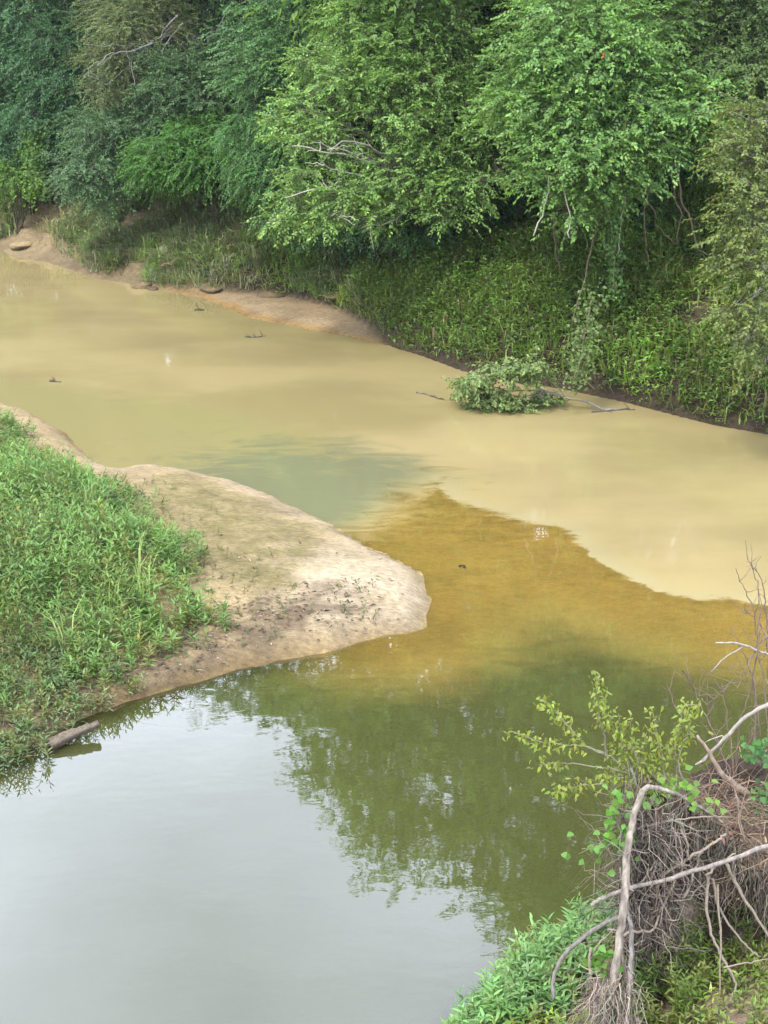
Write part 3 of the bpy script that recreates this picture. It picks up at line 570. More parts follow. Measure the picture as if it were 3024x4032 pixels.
hc = np.repeat(hc[:, None], nl, 1) * (1 + rng.normal(0, .15, (m, nl, 1))); M_ = m * nl
b = MB(); b.leaves(pos.reshape(M_, 3), dd.reshape(M_, 3), nr.reshape(M_, 3), rng.uniform(.09, .16, M_), rng.uniform(.04, .07, M_), hc.reshape(M_, 3))
tag(b.build('bank_herbs', M_leaf), 'leafy green herbs covering the far river bank', 'undergrowth', kind='stuff')

P = scatter(9000, -15.5, -.5, 36, 58); G2 = sdf(P, foot_poly); nn = fbm(P[:, 0] * .45 + 3, P[:, 1] * .45, 2)
k = (G2 > .08) & (G2 < 4.5) & (patch(P, SAND_SPOTS) < .35) & (rng.random(len(P)) < 1.0 * sstep(-.6, .1, nn) * lerp(1, .5, sstep(-5, -2, P[:, 0]))); P = P[k]; nb = 34
tz = far_height(P); m = len(P) * nb; cc = np.repeat(np.column_stack([P, tz]), nb, 0) + rng.normal(0, [.09, .09, 0], (m, 3)); td = np.column_stack([rng.normal(0, .5, m), rng.normal(-.1, .5, m), np.ones(m)])
tl = np.repeat(rng.uniform(.45, .95, len(P)), nb) * rng.uniform(.5, 1.15, m); tcol = np.repeat(lerp(tint((.30, .345, .18), len(P)), tint((.22, .35, .085), len(P)), (rng.random((len(P), 1)) < .3)), nb, 0) * (1 + rng.normal(0, .18, (m, 1)))
dry = rng.random(m) < .15; tcol[dry] = tint((.42, .36, .23), dry.sum())
b = MB(); b.blades(cc - [0, 0, .03], td, tl, .026 * rng.uniform(.7, 1.3, m), np.clip(tcol, .01, .6), .8); print('tuft blades', m)
tag(b.build('grass_tufts', M_grass), 'grey-green grass tufts along the sandy far bank at the left', 'grass', kind='stuff')

# ------------------------------------------------------------------ weeds
def weeds(P, z, h, nl, ll, lw, base, fine=False, name='weeds', label='', yellow=.12, stem=(.10, .14, .05)):
    m = len(P); p0 = np.column_stack([P, z - .02]); lean = np.column_stack([rng.normal(0, .22, (m, 2)), np.ones(m)])
    t = np.linspace(.22, 1, nl)[None] + rng.normal(0, .03, (m, nl)); pos = p0[:, None] + lean[:, None] * (h[:, None] * t)[..., None]
    ang = (np.arange(nl) * 2.2)[None] + rng.uniform(0, 6.28, (m, 1)) + rng.normal(0, .3, (m, nl))
    el = lerp(-.15, .75, t) + rng.normal(0, .22, (m, nl))
    d = np.stack([np.cos(ang) * np.cos(el), np.sin(ang) * np.cos(el), np.sin(el)], -1); nr = np.array([0, 0, 1.]) + rng.normal(0, .22, (m, nl, 3)) - .6 * d * np.sin(el)[..., None]
    c = tint(base, m, .16, .06); yl = rng.random(m) < yellow; c[yl] = tint((.17, .19, .045), yl.sum())
    c = c * (1 + .22 * fbm(P[:, 0] * .9 + 40, P[:, 1] * .9, 3))[:, None]
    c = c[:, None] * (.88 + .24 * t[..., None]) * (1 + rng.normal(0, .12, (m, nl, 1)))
    low = (rng.random((m, nl)) < .10) & (t < .5); c[low] = (.22, .17, .06)
    M_ = m * nl; ln = ll * rng.uniform(.65, 1.2, (m, nl)) * (1 - .35 * sstep(.8, 1, t)); b = MB()
    args = (pos.reshape(M_, 3), d.reshape(M_, 3), nr.reshape(M_, 3), ln.ravel(), (ln * lw / ll).ravel(), np.clip(c.reshape(M_, 3), .004, .6))
    b.leaves_fine(*args) if fine else b.leaves(*args, fold=.15)
    tt = np.linspace(0, 1, 3)[None, :, None]; b.tubes(p0[:, None] + lean[:, None] * (h[:, None, None] * tt), .004 if not fine else .005, .002, np.asarray(stem))
    return tag(b.build(name, M_leaf), label, 'weeds', kind='stuff')
WEED_PX = [(-300, 1640), (0, 1740), (110, 1800), (240, 1900), (400, 1990), (530, 2080), (620, 2160), (650, 2260), (720, 2340), (820, 2400), (880, 2450), (840, 2530), (740, 2580), (620, 2630), (540, 2680), (430, 2735), (330, 2785), (250, 2850), (170, 2925), (100, 2990), (0, 3015)]
weed_poly = np.array([np.array((-14., 33))] + wpts(WEED_PX) + [np.array(p) for p in ((-8., 15.7), (-14, 14), (-22, 20), (-22, 34))])
P = scatter(80000, -15, -.5, 14.5, 34); s = sdf(P, weed_poly); n3 = fbm(P[:, 0] * .8, P[:, 1] * .8, 3)
keep = rng.random(len(P)) < sstep(-.3, .5, s + .35 * n3) * (P[:, 0] > -11 - .1 * P[:, 1]) * lerp(.31, .22, sstep(21, 18.5, P[:, 1])) * lerp(.5, 1, sstep(-.8, .1, n3)); P, s, n3 = P[keep], s[keep], n3[keep]
zz = height(P)[0]; sparse = sstep(20.5, 18.5, P[:, 1])
h = lerp(.22, .85, sstep(-.1, 2.2, s + .9 * n3)) * rng.uniform(.7, 1.25, len(P)) * lerp(1, .75, sparse)
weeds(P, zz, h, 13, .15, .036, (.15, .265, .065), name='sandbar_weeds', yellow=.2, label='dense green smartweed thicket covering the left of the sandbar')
P = scatter(9000, -9, .6, 15, 27); s = sdf(P, weed_poly); k = (s < .1) & (s > -1.6) & (sdf(P, bar_poly) > .12) & (rng.random(len(P)) < .16 * sstep(-1.6, 0, s)); P = P[k]
weeds(P, height(P)[0], rng.uniform(.06, .2, len(P)), 8, .07, .02, (.10, .15, .05), name='sandbar_seedlings', label='sparse small seedlings on the sand around the smartweed thicket', yellow=.3)
scrub = np.array([W(a_, b_, .3)[:2] for a_, b_ in [(-300, 2600), (150, 2560), (400, 2600), (560, 2640), (470, 2700), (330, 2770), (230, 2850), (150, 2930), (60, 2985), (-300, 3010)]]); P = scatter(7000, -8, -1.5, 15, 21); q = sdf(P, scrub); k = (q > -.12) & (rng.random(len(P)) < .5 * sstep(-.15, .3, q)); P = P[k]
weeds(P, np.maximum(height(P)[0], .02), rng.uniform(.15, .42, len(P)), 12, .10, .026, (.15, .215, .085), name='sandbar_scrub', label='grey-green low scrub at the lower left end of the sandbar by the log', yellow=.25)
P = scatter(1500, -10, -1.5, 16, 33); q = sdf(P, weed_poly); P = P[(q > .3) & (rng.random(len(P)) < .05 + .5 * (P[:, 1] > 27.5))]; nb = 16; m = len(P) * nb; z_ = height(P)[0]
gp = np.repeat(np.column_stack([P, z_]), nb, 0) + rng.normal(0, [.06, .06, 0], (m, 3)); gd = np.column_stack([rng.normal(0, .35, (m, 2)), np.ones(m)]); gc = np.repeat(tint((.20, .28, .075), len(P), .2, .1), nb, 0); dr = rng.random(m) < .2; gc[dr] = tint((.36, .30, .18), dr.sum())
b = MB(); b.blades(gp, gd, rng.uniform(.55, 1.15, m), rng.uniform(.010, .02, m), gc, .6); tag(b.build('sandbar_grass', M_grass), 'tall yellow-green grass blades standing out of the smartweed thicket', 'grass', kind='stuff')
# near bank weeds
FW_PX = [(1750, 4150), (1850, 3960), (2000, 3830), (2150, 3720), (2330, 3600), (2420, 3590), (2440, 3750), (2300, 3900), (2250, 4150)]
fw = np.array([W(a, c_, .25)[:2] for a, c_ in FW_PX]); P = scatter(7000, -.5, 4, 9, 15); s = sdf(P, fw); k = (s > -.03) & (rng.random(len(P)) < .75); P = P[k]; s = s[k]
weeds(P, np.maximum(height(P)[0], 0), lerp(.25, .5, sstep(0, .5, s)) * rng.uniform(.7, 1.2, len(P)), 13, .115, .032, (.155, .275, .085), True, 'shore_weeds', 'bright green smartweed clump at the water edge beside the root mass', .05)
P = scatter(4200, .5, 5, 8.5, 13.2); s = sdf(P, near_poly); n3 = fbm(P[:, 0] * 1.6, P[:, 1] * 1.6, 3)
k = (s > .25) & (sdf(P, fw) < .05) & (rng.random(len(P)) < .6 * sstep(-.7, .1, n3)); P = P[k]; zz = height(P)[0]
weeds(P, zz, rng.uniform(.06, .24, len(P)), 9, .085, .024, (.20, .285, .055), False, 'bank_seedlings', 'yellow-green low herbs on the bare soil at the lower right corner', .3)

# ------------------------------------------------------------------ hanging vines, vine column
def strand(name, label, cat, px, d, r0, r1, c, group=None, jit=.02, sides=6, sub=4, mat=None):
    pts = [A(a, b_, dd) for (a, b_), dd in zip(px, np.linspace(d[0], d[1], len(px)))] if not np.ndim(px[0]) == 3 else px
    pts = smooth_line(np.array(pts), sub, jit); m = MB(); m.tube(pts, np.linspace(r0, r1, len(pts)), sides, c, rough=.06)
    o = m.build(name, mat or M_twig, smooth=True, loc=pts[0]); return tag(o, label, cat, group)
PALEV = (.42, .38, .31); BRV = (.17, .13, .09)
for px, d, r, c, lb in [
    ([(2160, 690), (2154, 765), (2140, 829), (2100, 929)], (35, 34.8), .022, PALEV, 'pale dead stick slanting down left of the hanging vines'),
    ([(2205, 660), (2213, 710), (2236, 838), (2241, 938)], (34.8, 34.6), .02, PALEV, 'pale straight stick hanging below the leafy branch'),
    ([(2385, 700), (2373, 774), (2336, 947), (2300, 1093), (2252, 1284)], (35.4, 35.4), .02, BRV, 'long slanting brown vine reaching down to the mid slope'),
    ([(2465, 700), (2459, 783), (2441, 911), (2432, 1002)], (35.6, 35.8), .017, PALEV, 'thin pale vine just left of the reddish trunk'),
    ([(2570, 600), (2564, 683), (2541, 820), (2541, 957), (2555, 1066)], (36, 36.4), .018, BRV, 'straight brown vine in front of the reddish trunk'),
    ([(2640, 540), (2646, 629), (2655, 774), (2683, 847), (2667, 966)], (36, 36.6), .024, BRV, 'wavy brown vine right of the reddish trunk'),
    ([(2660, 620), (2669, 692), (2687, 802), (2724, 875), (2742, 966), (2790, 1010)], (36, 36.3), .026, BRV, 'rightmost hanging vine, trailing off to the right'),
    ([(2545, 700), (2551, 793), (2587, 847), (2582, 884), (2660, 966)], (36.1, 36.6), .018, BRV, 'kinked vine crossing from the trunk to the wavy vine'),
    ([(2182, 847), (2191, 1002), (2214, 1066)], (37, 37), .03, (.09, .075, .05), 'dark slender sapling stem on the slope below the leafy branch')]:
    strand('hanging_vine', lb, 'vine', px, d, r, r * .7, c, 'vines hanging from the right-hand tree')
def leafy_vine(name, label, px, d, cc, n, leaf, wid, group=None):
    pts = smooth_line([A(a, b_, dd) for (a, b_), dd in zip(px, np.linspace(d[0], d[1], len(px)))], 5, .02); root = thing(name, pts[0], label, 'vine', group); m = MB(); m.tube(pts, .018, 5, BRV); m.build('stem', M_twig, root, True)
    i = rng.integers(0, len(pts), n); p = pts[i] + rng.normal(0, wid, (n, 3)) * [1, 1, 1.0]; dd = nrmz(rng.normal(0, 1, (n, 3)) + [0, -.4, -.6]); b = MB()
    b.leaves(p, dd, np.array([0, -.7, .7]) + rng.normal(0, .4, (n, 3)), leaf * rng.uniform(.7, 1.2, n), leaf * .75 * rng.uniform(.7, 1.2, n), tint(cc, n, .18)); b.build('leaves', M_leaf, root)
leafy_vine('leafy_vine', 'ivy-like leafy vine hanging left of the reddish trunk', [(2400, 780), (2405, 900), (2415, 1010), (2410, 1150)], (35, 35.2), (.085, .17, .04), 420, .10, .12, 'leafy vines on the far bank')
leafy_vine('leafy_vine', 'lime-green vine-covered column near the left edge', [(135, 520), (130, 600), (140, 680), (135, 770)], (55.5, 55), (.12, .23, .035), 900, .13, .22, 'leafy vines on the far bank')
leafy_vine('leafy_vine', 'trailing leafy vine on the slope above the fallen branch', [(2330, 1180), (2300, 1300), (2290, 1400), (2260, 1500)], (33.6, 32.8), (.13, .19, .055), 500, .10, .16, 'leafy vines on the far bank')

# ------------------------------------------------------------------ fallen leafy branch in the water
root = thing('fallen_branch', W(2380, 1612, .0), 'fallen leafy branch lying in the muddy water by the far bank', 'branch')
m = MB(); cr = MB()
dB = W(2380, 1612)[1]
main = smooth_line([W(2480, 1612, -.03), W(2380, 1612, .02), A(2320, 1585, dB + .05), A(2230, 1565, dB + .15), A(2150, 1540, dB + .2), A(2000, 1540, dB + .1), A(1890, 1545, dB)], 4, .008)
m.tube(main, np.linspace(.035, .010, len(main)), 6, (.21, .185, .15))
subs = [[(2230, 1565), (2130, 1530), (2040, 1480), (1960, 1440)], [(2200, 1560), (2060, 1510), (1940, 1490), (1850, 1490)], [(2150, 1540), (2050, 1580), (1960, 1610), (1900, 1630)], [(2170, 1545), (2080, 1560), (1950, 1570), (1840, 1580)],
        [(2230, 1565), (2180, 1510), (2100, 1455), (2060, 1440)], [(2150, 1540), (2100, 1600), (2040, 1620), (1980, 1625)], [(2250, 1570), (2200, 1600), (2150, 1605), (2110, 1615)], [(2000, 1540), (1920, 1520), (1860, 1530), (1830, 1510)]]
ends = []
for q in subs:
    dz = rng.uniform(-.35, .35); pts = smooth_line([A(a, b_, dB + .15 + dz * k / 3) for k, (a, b_) in enumerate(q)], 4, .008); pts[:, 2] = np.maximum(pts[:, 2], .02); m.tube(pts, np.linspace(.014, .005, len(pts)), 5, (.21, .185, .15), cap=False); ends += [pts[i] for i in (7, 8, 9, 10, 11, 12)]
ends = np.array(ends)
for e in ends[rng.permutation(len(ends))]:
    if e[2] < .1: e[2] = .1
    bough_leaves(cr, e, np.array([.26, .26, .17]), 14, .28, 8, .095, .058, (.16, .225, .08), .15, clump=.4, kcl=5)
for vv in cr.v: vv[:, 2] = np.maximum(vv[:, 2], .012 + rng.random(len(vv)) * .02)
m.build('branch', M_bark, root, True); cr.build('leaves', M_leaf_dull, root)

# ------------------------------------------------------------------ driftwood log, sticks in the water, small litter
def stick(name, label, cat, pts, r0, r1, c, group=None, sides=7, jit=.01, rough=.08, twigs=0, sub=4, flute=0.0):
    pts = smooth_line(pts, sub, jit); m = MB(); m.tube(pts, np.linspace(r0, r1, len(pts)), sides, c, rough=rough, flute=flute)
    for k in range(twigs):
        i = rng.integers(2, len(pts) - 1); e = pts[i] + nrmz(rng.normal(size=3) * [1, 1, .6] + [0, 0, .5]) * rng.uniform(.1, .25); m.tube(curve_pts(pts[i], e, (0, 0, .03), 5, .005), np.linspace(r1 * .8, r1 * .3, 5), 5, c, cap=False)
    return tag(m.build(name, M_bark, smooth=True, loc=pts[0]), label, cat, group)
a, e = W(195, 2935, .04), W(388, 2848, .17)
stick('driftwood_log', 'weathered grey log jutting over the pool from the sandbar', 'log', [a, a * .6 + e * .4 + [0, 0, .012], a * .3 + e * .7, e], .09, .045, (.13, .105, .075), sides=15, jit=.006, rough=.04, flute=.2)
for q, lb in [([(1640, 1545), (1690, 1555), (1740, 1572), (1795, 1575)], 'thin dark stick floating left of the fallen leafy branch'), ([(965, 1326), (1000, 1328), (1045, 1322)], 'short floating stick in the muddy water below the sand spit'), ([(2330, 1622), (2420, 1615), (2500, 1612)], 'half-sunk stick at the butt of the fallen branch'), ([(195, 1500), (240, 1503)], 'tiny stick in the muddy water near the left edge'), ([(765, 1222), (805, 1220)], 'little dark snag by the left end of the sand spit')]:
    stick('floating_stick', lb, 'stick', [W(a, b_, .012) for a, b_ in q], .022, .014, (.075, .07, .05), 'sticks in the muddy water', twigs=4, jit=.015)
stick('sunken_stick', 'dark stick under the amber shallow water', 'stick', [W(1700, 2035, -.05) - [0, 0, .02], W(1740, 2028, -.05), W(1780, 2020, -.05)], .018, .012, (.05, .045, .03))
stick('floating_leaf', 'small dark curled leaf floating on the amber water', 'leaf', [W(1808, 2228, .012), W(1822, 2230, .02), W(1834, 2236, .012)], .016, .01, (.03, .03, .02), sides=5)

def rock(name, label, c, r, cc, group, seed=0):
    rg = np.random.default_rng(seed); nu, nv = 12, 8; th = np.linspace(0, 2 * np.pi, nu, endpoint=False); ph = np.linspace(.12, np.pi - .12, nv); v = []
    for q in ph: v.append(np.stack([np.cos(th) * np.sin(q), np.sin(th) * np.sin(q), np.full(nu, np.cos(q))], 1))
    v = np.array(v).reshape(-1, 3); nz = 1 + .35 * fbm(v[:, 0] * 1.7 + seed * 3.1 + v[:, 2], v[:, 1] * 1.7 + seed, 3); v = np.sign(v) * np.abs(v) ** .8 * nz[:, None] * r
    a_ = rg.uniform(0, 3); v = v @ np.array([[math.cos(a_), math.sin(a_), 0], [-math.sin(a_), math.cos(a_), 0], [0, 0, 1]]) + c
    i = np.arange(nv - 1)[:, None] * nu; j = np.arange(nu)[None]; k = (j + 1) % nu; q = np.stack([i + j, i + nu + j, i + nu + k, i + k], -1).reshape(-1, 4)
    v = np.vstack([v, v[:nu].mean(0), v[-nu:].mean(0)]); t = [(nu * nv, x, (x + 1) % nu) for x in range(nu)] + [(nu * nv + 1, nu * (nv - 1) + (x + 1) % nu, nu * (nv - 1) + x) for x in range(nu)]
    m = MB(); m.add(v, q, t, cc); return tag(m.build(name, M_earth, smooth=False, loc=c), label, 'rock', group)
RL = ['pale flat rock at the water on the far left', 'pale slab on the sand path at the left', 'brown ledge rock under the drooping tree', 'grey ledge rock beside the sand path', 'dark ledge rock right of the sand path', 'light rock below the dark ledge', 'low grey rock at the water left of the spit', 'dark wet rock at the water left of the spit', 'brown rock at the bank foot', 'rock embedded at the left end of the sand spit', 'undercut clay block behind the sand spit', 'clay block at the spit corner', 'pale rock in the grass above the spit', 'flat pale stone in the left grass']
for k, (px, py, r, cc) in enumerate([(90, 985, .8, sand), (230, 925, .9, pale * .8), (430, 905, .8, sand * .7), (500, 945, .7, mud * 1.3), (520, 985, .8, mud * 1.1), (545, 1035, .6, pale * .8), (560, 1128, .7, sand * .6), (600, 1138, .35, mud), (690, 1120, .6, sand * .6), (840, 1160, .5, sand * .5), (1060, 1185, .6, sand * .45), (1330, 1225, .5, sand * .45), (1240, 1090, .25, pale * .8), (660, 1035, .35, pale * .8)]):
    x_, y_, _, _ = at_bank(px, py, 1); z_ = max(ground_z(x_, y_), 0); rock('rock', RL[k], np.array([x_, y_, z_ + r * .04]), np.array([r * .75, r * .5, r * .17]), cc, 'rocks along the far bank', k)
for k, (px, py, dd, c_, sz, nm, lb, ct) in enumerate([(963, 903, None, (.8, .8, .78), .05, 'plastic_bottle', 'tiny white plastic bottle in the grass above the sand spit', 'bottle')]):
    x_, y_, _, _ = at_bank(px, py, 1); z_ = ground_z(x_, y_); m = MB(); p0 = np.array([x_, y_ - .25, z_ + .28]); ax = np.array([.02, 0, .07])
    m.tube([p0, p0 + ax * .9, p0 + ax * 2.2, p0 + ax * 2.6, p0 + ax * 3.2], [.035, .04, .04, .018, .018], 10, c_); tag(m.build(nm, M_twig, smooth=True, loc=p0), lb, ct)
pO = A(2375, 217, 34.6); m = MB(); m.leaves_fine(pO[None] + rng.normal(0, .02, (6, 3)), rng.normal(size=(6, 3)), rng.normal(size=(6, 3)), .06, .045, np.tile((.6, .14, .06), (6, 1))); tag(m.build('red_leaf_tuft', M_leaf, loc=pO), 'orange-red tuft of leaves high in the broad bright tree', 'leaves')

# debris on the bar
P = scatter(16000, -8, 2.2, 15.5, 24); s = dist_line(P, np.array(wpts([(0, 2950), (250, 2830), (521, 2720), (800, 2600), (1000, 2520), (1200, 2480), (1420, 2440)])))
k = (sdf(P, bar_poly) > .08) & (rng.random(len(P)) < np.maximum(.85 * sstep(.9, .1, s + .3 * fbm(P[:, 0] * 2, P[:, 1] * 2, 3)), .05)); P = P[k]; n = len(P)
d = np.column_stack([rng.normal(0, 1, (n, 2)), rng.normal(0, .15, n)]); b = MB()
cc = tint((.10, .075, .05), n, .4, .08); lt = rng.random(n) < .15; cc[lt] = tint((.34, .28, .2), lt.sum())
b.leaves(np.column_stack([P, height(P)[0] + rng.uniform(.004, .03, n)]), d, np.array([0, 0, 1.]) + rng.normal(0, .4, (n, 3)), rng.uniform(.02, .13, n), rng.uniform(.01, .035, n), cc)
tag(b.build('sandbar_litter', M_leaf_dull), 'dark dead leaves and twig litter along the sandbar edge', 'litter', kind='stuff')

# ------------------------------------------------------------------ foreground root mass
Q = lambda X, Y, d: A(1700 + X * .798, 2500 + Y * .798, d)       # enlarged-crop coordinates to a point at distance d
def line(pts, d0, d1): return [Q(X, Y, d) for (X, Y), d in zip(pts, np.linspace(d0, d1, len(pts)))]
mc = A(2960, 3290, 11.9)
root = thing('root_wad', (mc[0], mc[1], ground_z(mc[0], mc[1])), 'overhanging clump of soil and matted dead roots at the lower right', 'roots')
def lump(m, c, r, cc, seed, nu=48, nv=26, amp=.28, fr=2.2):
    th = np.linspace(0, 2 * np.pi, nu, endpoint=False); ph = np.linspace(.05, np.pi - .05, nv); T, Ph = np.meshgrid(th, ph); v = np.stack([np.cos(T) * np.sin(Ph), np.sin(T) * np.sin(Ph), np.cos(Ph)], -1).reshape(-1, 3)
    nz = 1 + amp * fbm(v[:, 0] * fr + seed + v[:, 2] * 1.3, v[:, 1] * fr + v[:, 2] * fr + seed * 2, 5); v = v * nz[:, None] * r + c
    i = np.arange(nv - 1)[:, None] * nu; j = np.arange(nu)[None]; k = (j + 1) % nu
    c3 = np.asarray(cc) * (1 + .35 * fbm(v[:, 0] * 5, v[:, 1] * 5 + v[:, 2] * 4, 4))[:, None]
    m.add(v, np.stack([i + j, i + nu + j, i + nu + k, i + k], -1).reshape(-1, 4), None, np.clip(c3, .01, 1))
m = MB(); lump(m, mc, np.array([.95, .55, .33]), (.20, .14, .10), 3); lump(m, mc + [.5, .75, -.55], np.array([1.2, .6, .8]), (.08, .06, .045), 5); lump(m, A(2640, 3330, 11.75), np.array([.34, .28, .4]), (.14, .105, .075), 8); lump(m, A(2560, 3650, 11.2), np.array([.2, .2, .6]), (.15, .115, .08), 9)
m.build('soil', M_earth, root, True)
# fine roots: hanging curtain and matted tangle
rim = smooth_line([A(2520, 3120, 11.25), A(2600, 3150, 11.3), A(2720, 3210, 11.35), A(2820, 3290, 11.35), A(2920, 3370, 11.3), A(3024, 3440, 11.2), A(3150, 3480, 11.2)], 12)
n = 1300; i = rng.integers(0, len(rim), n); st = rim[i] + rng.normal(0, [.07, .12, .07], (n, 3)); ln = np.where(i < 26, rng.uniform(.35, 1.15, n), rng.uniform(.15, .5, n)); tt = np.linspace(0, 1, 7)
wob = np.cumsum(rng.normal(0, .05, (n, 7, 3)) * [1, .8, .25], 1) * ln[:, None, None]
Pn = st[:, None] + np.array([0, 0, -1.]) * (ln[:, None] * tt)[..., None] + wob + (rng.normal(0, .18, (n, 1, 3)) * [1, .5, 0]) * (tt ** 1.3)[None, :, None] * ln[:, None, None]
m = MB(); m.tubes(Pn, np.where(rng.random(n) < .1, rng.uniform(.008, .013, n), rng.uniform(.002, .006, n)), .0015, tint((.175, .145, .11), n, .5, .06), 3)
n = 1000; st = np.array([A(rng.uniform(2450, 2640), rng.uniform(3200, 3900), 11.0 + rng.uniform(-.1, .15)) for _ in range(n)]); dv = nrmz(rng.normal(0, [.5, .25, 1], (n, 3)) + [0, 0, -.7]); ln = rng.uniform(.2, .6, n)
Pn = st[:, None] + dv[:, None] * (ln[:, None] * tt)[..., None] + np.cumsum(rng.normal(0, .07, (n, 7, 3)), 1) * ln[:, None, None]; m.tubes(Pn, rng.uniform(.003, .007, n), .0015, tint((.20, .165, .13), n, .45, .06), 3)
n = 600; st = mc + nrmz(rng.normal(size=(n, 3)) + [-.2, -.5, .45]) * [.95, .55, .35] * rng.uniform(.95, 1.08, (n, 1)); dv = nrmz(rng.normal(0, [1, .5, .35], (n, 3))); ln = rng.uniform(.2, .7, n)
Pn = st[:, None] + dv[:, None] * (ln[:, None] * tt)[..., None] + np.cumsum(rng.normal(0, .08, (n, 7, 3)), 1) * ln[:, None, None]; m.tubes(Pn, rng.uniform(.003, .008, n), .0015, tint((.25, .175, .12), n, .4, .08), 3)
n = 260; st = np.array([A(rng.uniform(2330, 2520), rng.uniform(3830, 4000), 10.35 + rng.uniform(-.15, .15)) for _ in range(n)]); dv = nrmz(rng.normal(0, [.45, .3, .3], (n, 3)) + [-.25, -.2, -.9]); ln = rng.uniform(.2, .5, n)
Pn = st[:, None] + dv[:, None] * (ln[:, None] * tt)[..., None] + np.cumsum(rng.normal(0, .06, (n, 7, 3)), 1) * ln[:, None, None]; m.tubes(Pn, rng.uniform(.003, .006, n), .0015, tint((.30, .25, .19), n, .3, .05), 3)
o = m.build('fine_roots', M_twig, root); tag(o, kind='stuff')
n = 520; lp = np.vstack([rim[rng.integers(0, len(rim), 320)] + rng.normal(0, [.1, .1, .12], (320, 3)) - [0, .03, .1], mc + nrmz(rng.normal(size=(200, 3)) + [-.2, -.6, .5]) * [.97, .58, .36]]); m = MB()
m.leaves_fine(lp, rng.normal(size=(n, 3)) + [0, -.3, -.4], rng.normal(size=(n, 3)) + [0, -.6, .6], rng.uniform(.03, .075, n), rng.uniform(.015, .035, n), tint((.22, .15, .085), n, .45, .12), .4)
tag(m.build('dry_leaves', M_leaf_dull, root), kind='stuff')
GR = (.25, .205, .155)
for pts, d0, d1, r in [([(1360, 1190), (1355, 1350), (1390, 1500), (1450, 1620), (1500, 1730), (1450, 1830), (1390, 1870)], 11.0, 10.3, .014), ([(1385, 1200), (1420, 1350), (1480, 1450), (1560, 1540), (1620, 1590)], 11.0, 10.7, .012), ([(1440, 1110), (1530, 1280), (1659, 1480), (1720, 1560)], 11.1, 10.7, .016), ([(1410, 1230), (1425, 1500), (1420, 1800)], 11.0, 10.5, .011),
        ([(920, 1490), (1000, 1460), (1090, 1455), (1130, 1360), (1190, 1240), (1210, 1180)], 10.75, 11.0, .014), ([(785, 1540), (780, 1650), (800, 1720), (880, 1760), (950, 1830), (1040, 1910)], 10.7, 10.3, .012), ([(935, 1530), (960, 1700), (1000, 1850), (1030, 1920)], 10.6, 10.2, .012), ([(1350, 1190), (1420, 1130), (1500, 1080)], 11.0, 11.1, .012),
        ([(1000, 960), (1100, 930), (1250, 910), (1400, 895), (1480, 900)], 10.95, 11.2, .009), ([(1110, 1250), (1150, 1180), (1270, 1100), (1400, 1020), (1450, 980)], 10.95, 11.1, .016), ([(1240, 1300), (1280, 1220), (1300, 1150), (1340, 1050)], 10.95, 11.1, .013), ([(860, 1490), (800, 1550), (790, 1600), (830, 1520), (900, 1450)], 10.7, 10.7, .007),
        ([(1010, 1260), (1060, 1280), (1120, 1290), (1180, 1260)], 10.9, 10.95, .010), ([(980, 1080), (1010, 1150), (1050, 1180)], 10.9, 10.95, .008), ([(1500, 790), (1520, 900), (1550, 1030)], 11.2, 11.1, .009), ([(1230, 960), (1260, 1050), (1240, 1150), (1180, 1220)], 11.05, 10.95, .010), ([(930, 1150), (940, 1220), (1000, 1300), (1080, 1320)], 10.95, 10.9, .009), ([(1440, 1640), (1550, 1620), (1659, 1600)], 10.5, 10.6, .007), ([(960, 1300), (1060, 1190), (1100, 1120)], 10.85, 10.95, .012)]:
    q = smooth_line(line(pts, d0, d1), 5, .005); m = MB(); m.tube(q, np.linspace(r, r * .6, len(q)), 7, np.array(GR) * rng.uniform(.75, 1.1), rough=.06); m.build('root', M_twig, root, True)
for pts, d0, d1, r0, r1, c, lb in [
    ([(1440, 930), (1350, 865), (1200, 785), (1100, 752), (1050, 760), (1010, 860), (985, 960), (965, 1080), (960, 1200), (950, 1350), (930, 1500), (900, 1700), (850, 1900), (830, 1960)], 11.3, 10.2, .026, .029, (.24, .205, .165), 'grey dead trunk bent over into an arch beside the root clump'),
    ([(958, 1290), (975, 1400), (985, 1500), (978, 1700), (960, 1900), (955, 1960)], 10.8, 10.1, .018, .02, (.22, .195, .17), 'straight grey dead stem leaning against the bent trunk')]:
    q = smooth_line(line(pts, d0, d1), 5, .004); m = MB(); m.tube(q, np.interp(np.linspace(0, 1, len(q)), [0, .28, .36, 1], [r0 * .35, r0 * .8, r0, r1]) if 'bent' in lb else np.linspace(r0, r1, len(q)), 12, np.array(c), rough=.04, flute=.16)
    for k_ in range(5 if 'bent' in lb else 2):
        i_ = rng.integers(len(q) // 3, len(q) - 4); e_ = q[i_] + nrmz(rng.normal(size=3) * [1, .7, .4]) * rng.uniform(.06, .14); m.tube(curve_pts(q[i_], e_, (0, 0, .01), 4, .004), np.linspace(.011, .005, 4), 6, np.array(c) * .8)
    for v_, c_ in zip(m.v, m.c): c_ *= (1 + .45 * fbm(v_[:, 0] * 22 + v_[:, 1] * 15, v_[:, 2] * 5, 4))[:, None]
    tag(m.build('bent_snag', M_bark, smooth=True, loc=q[-1]), lb, 'snag')
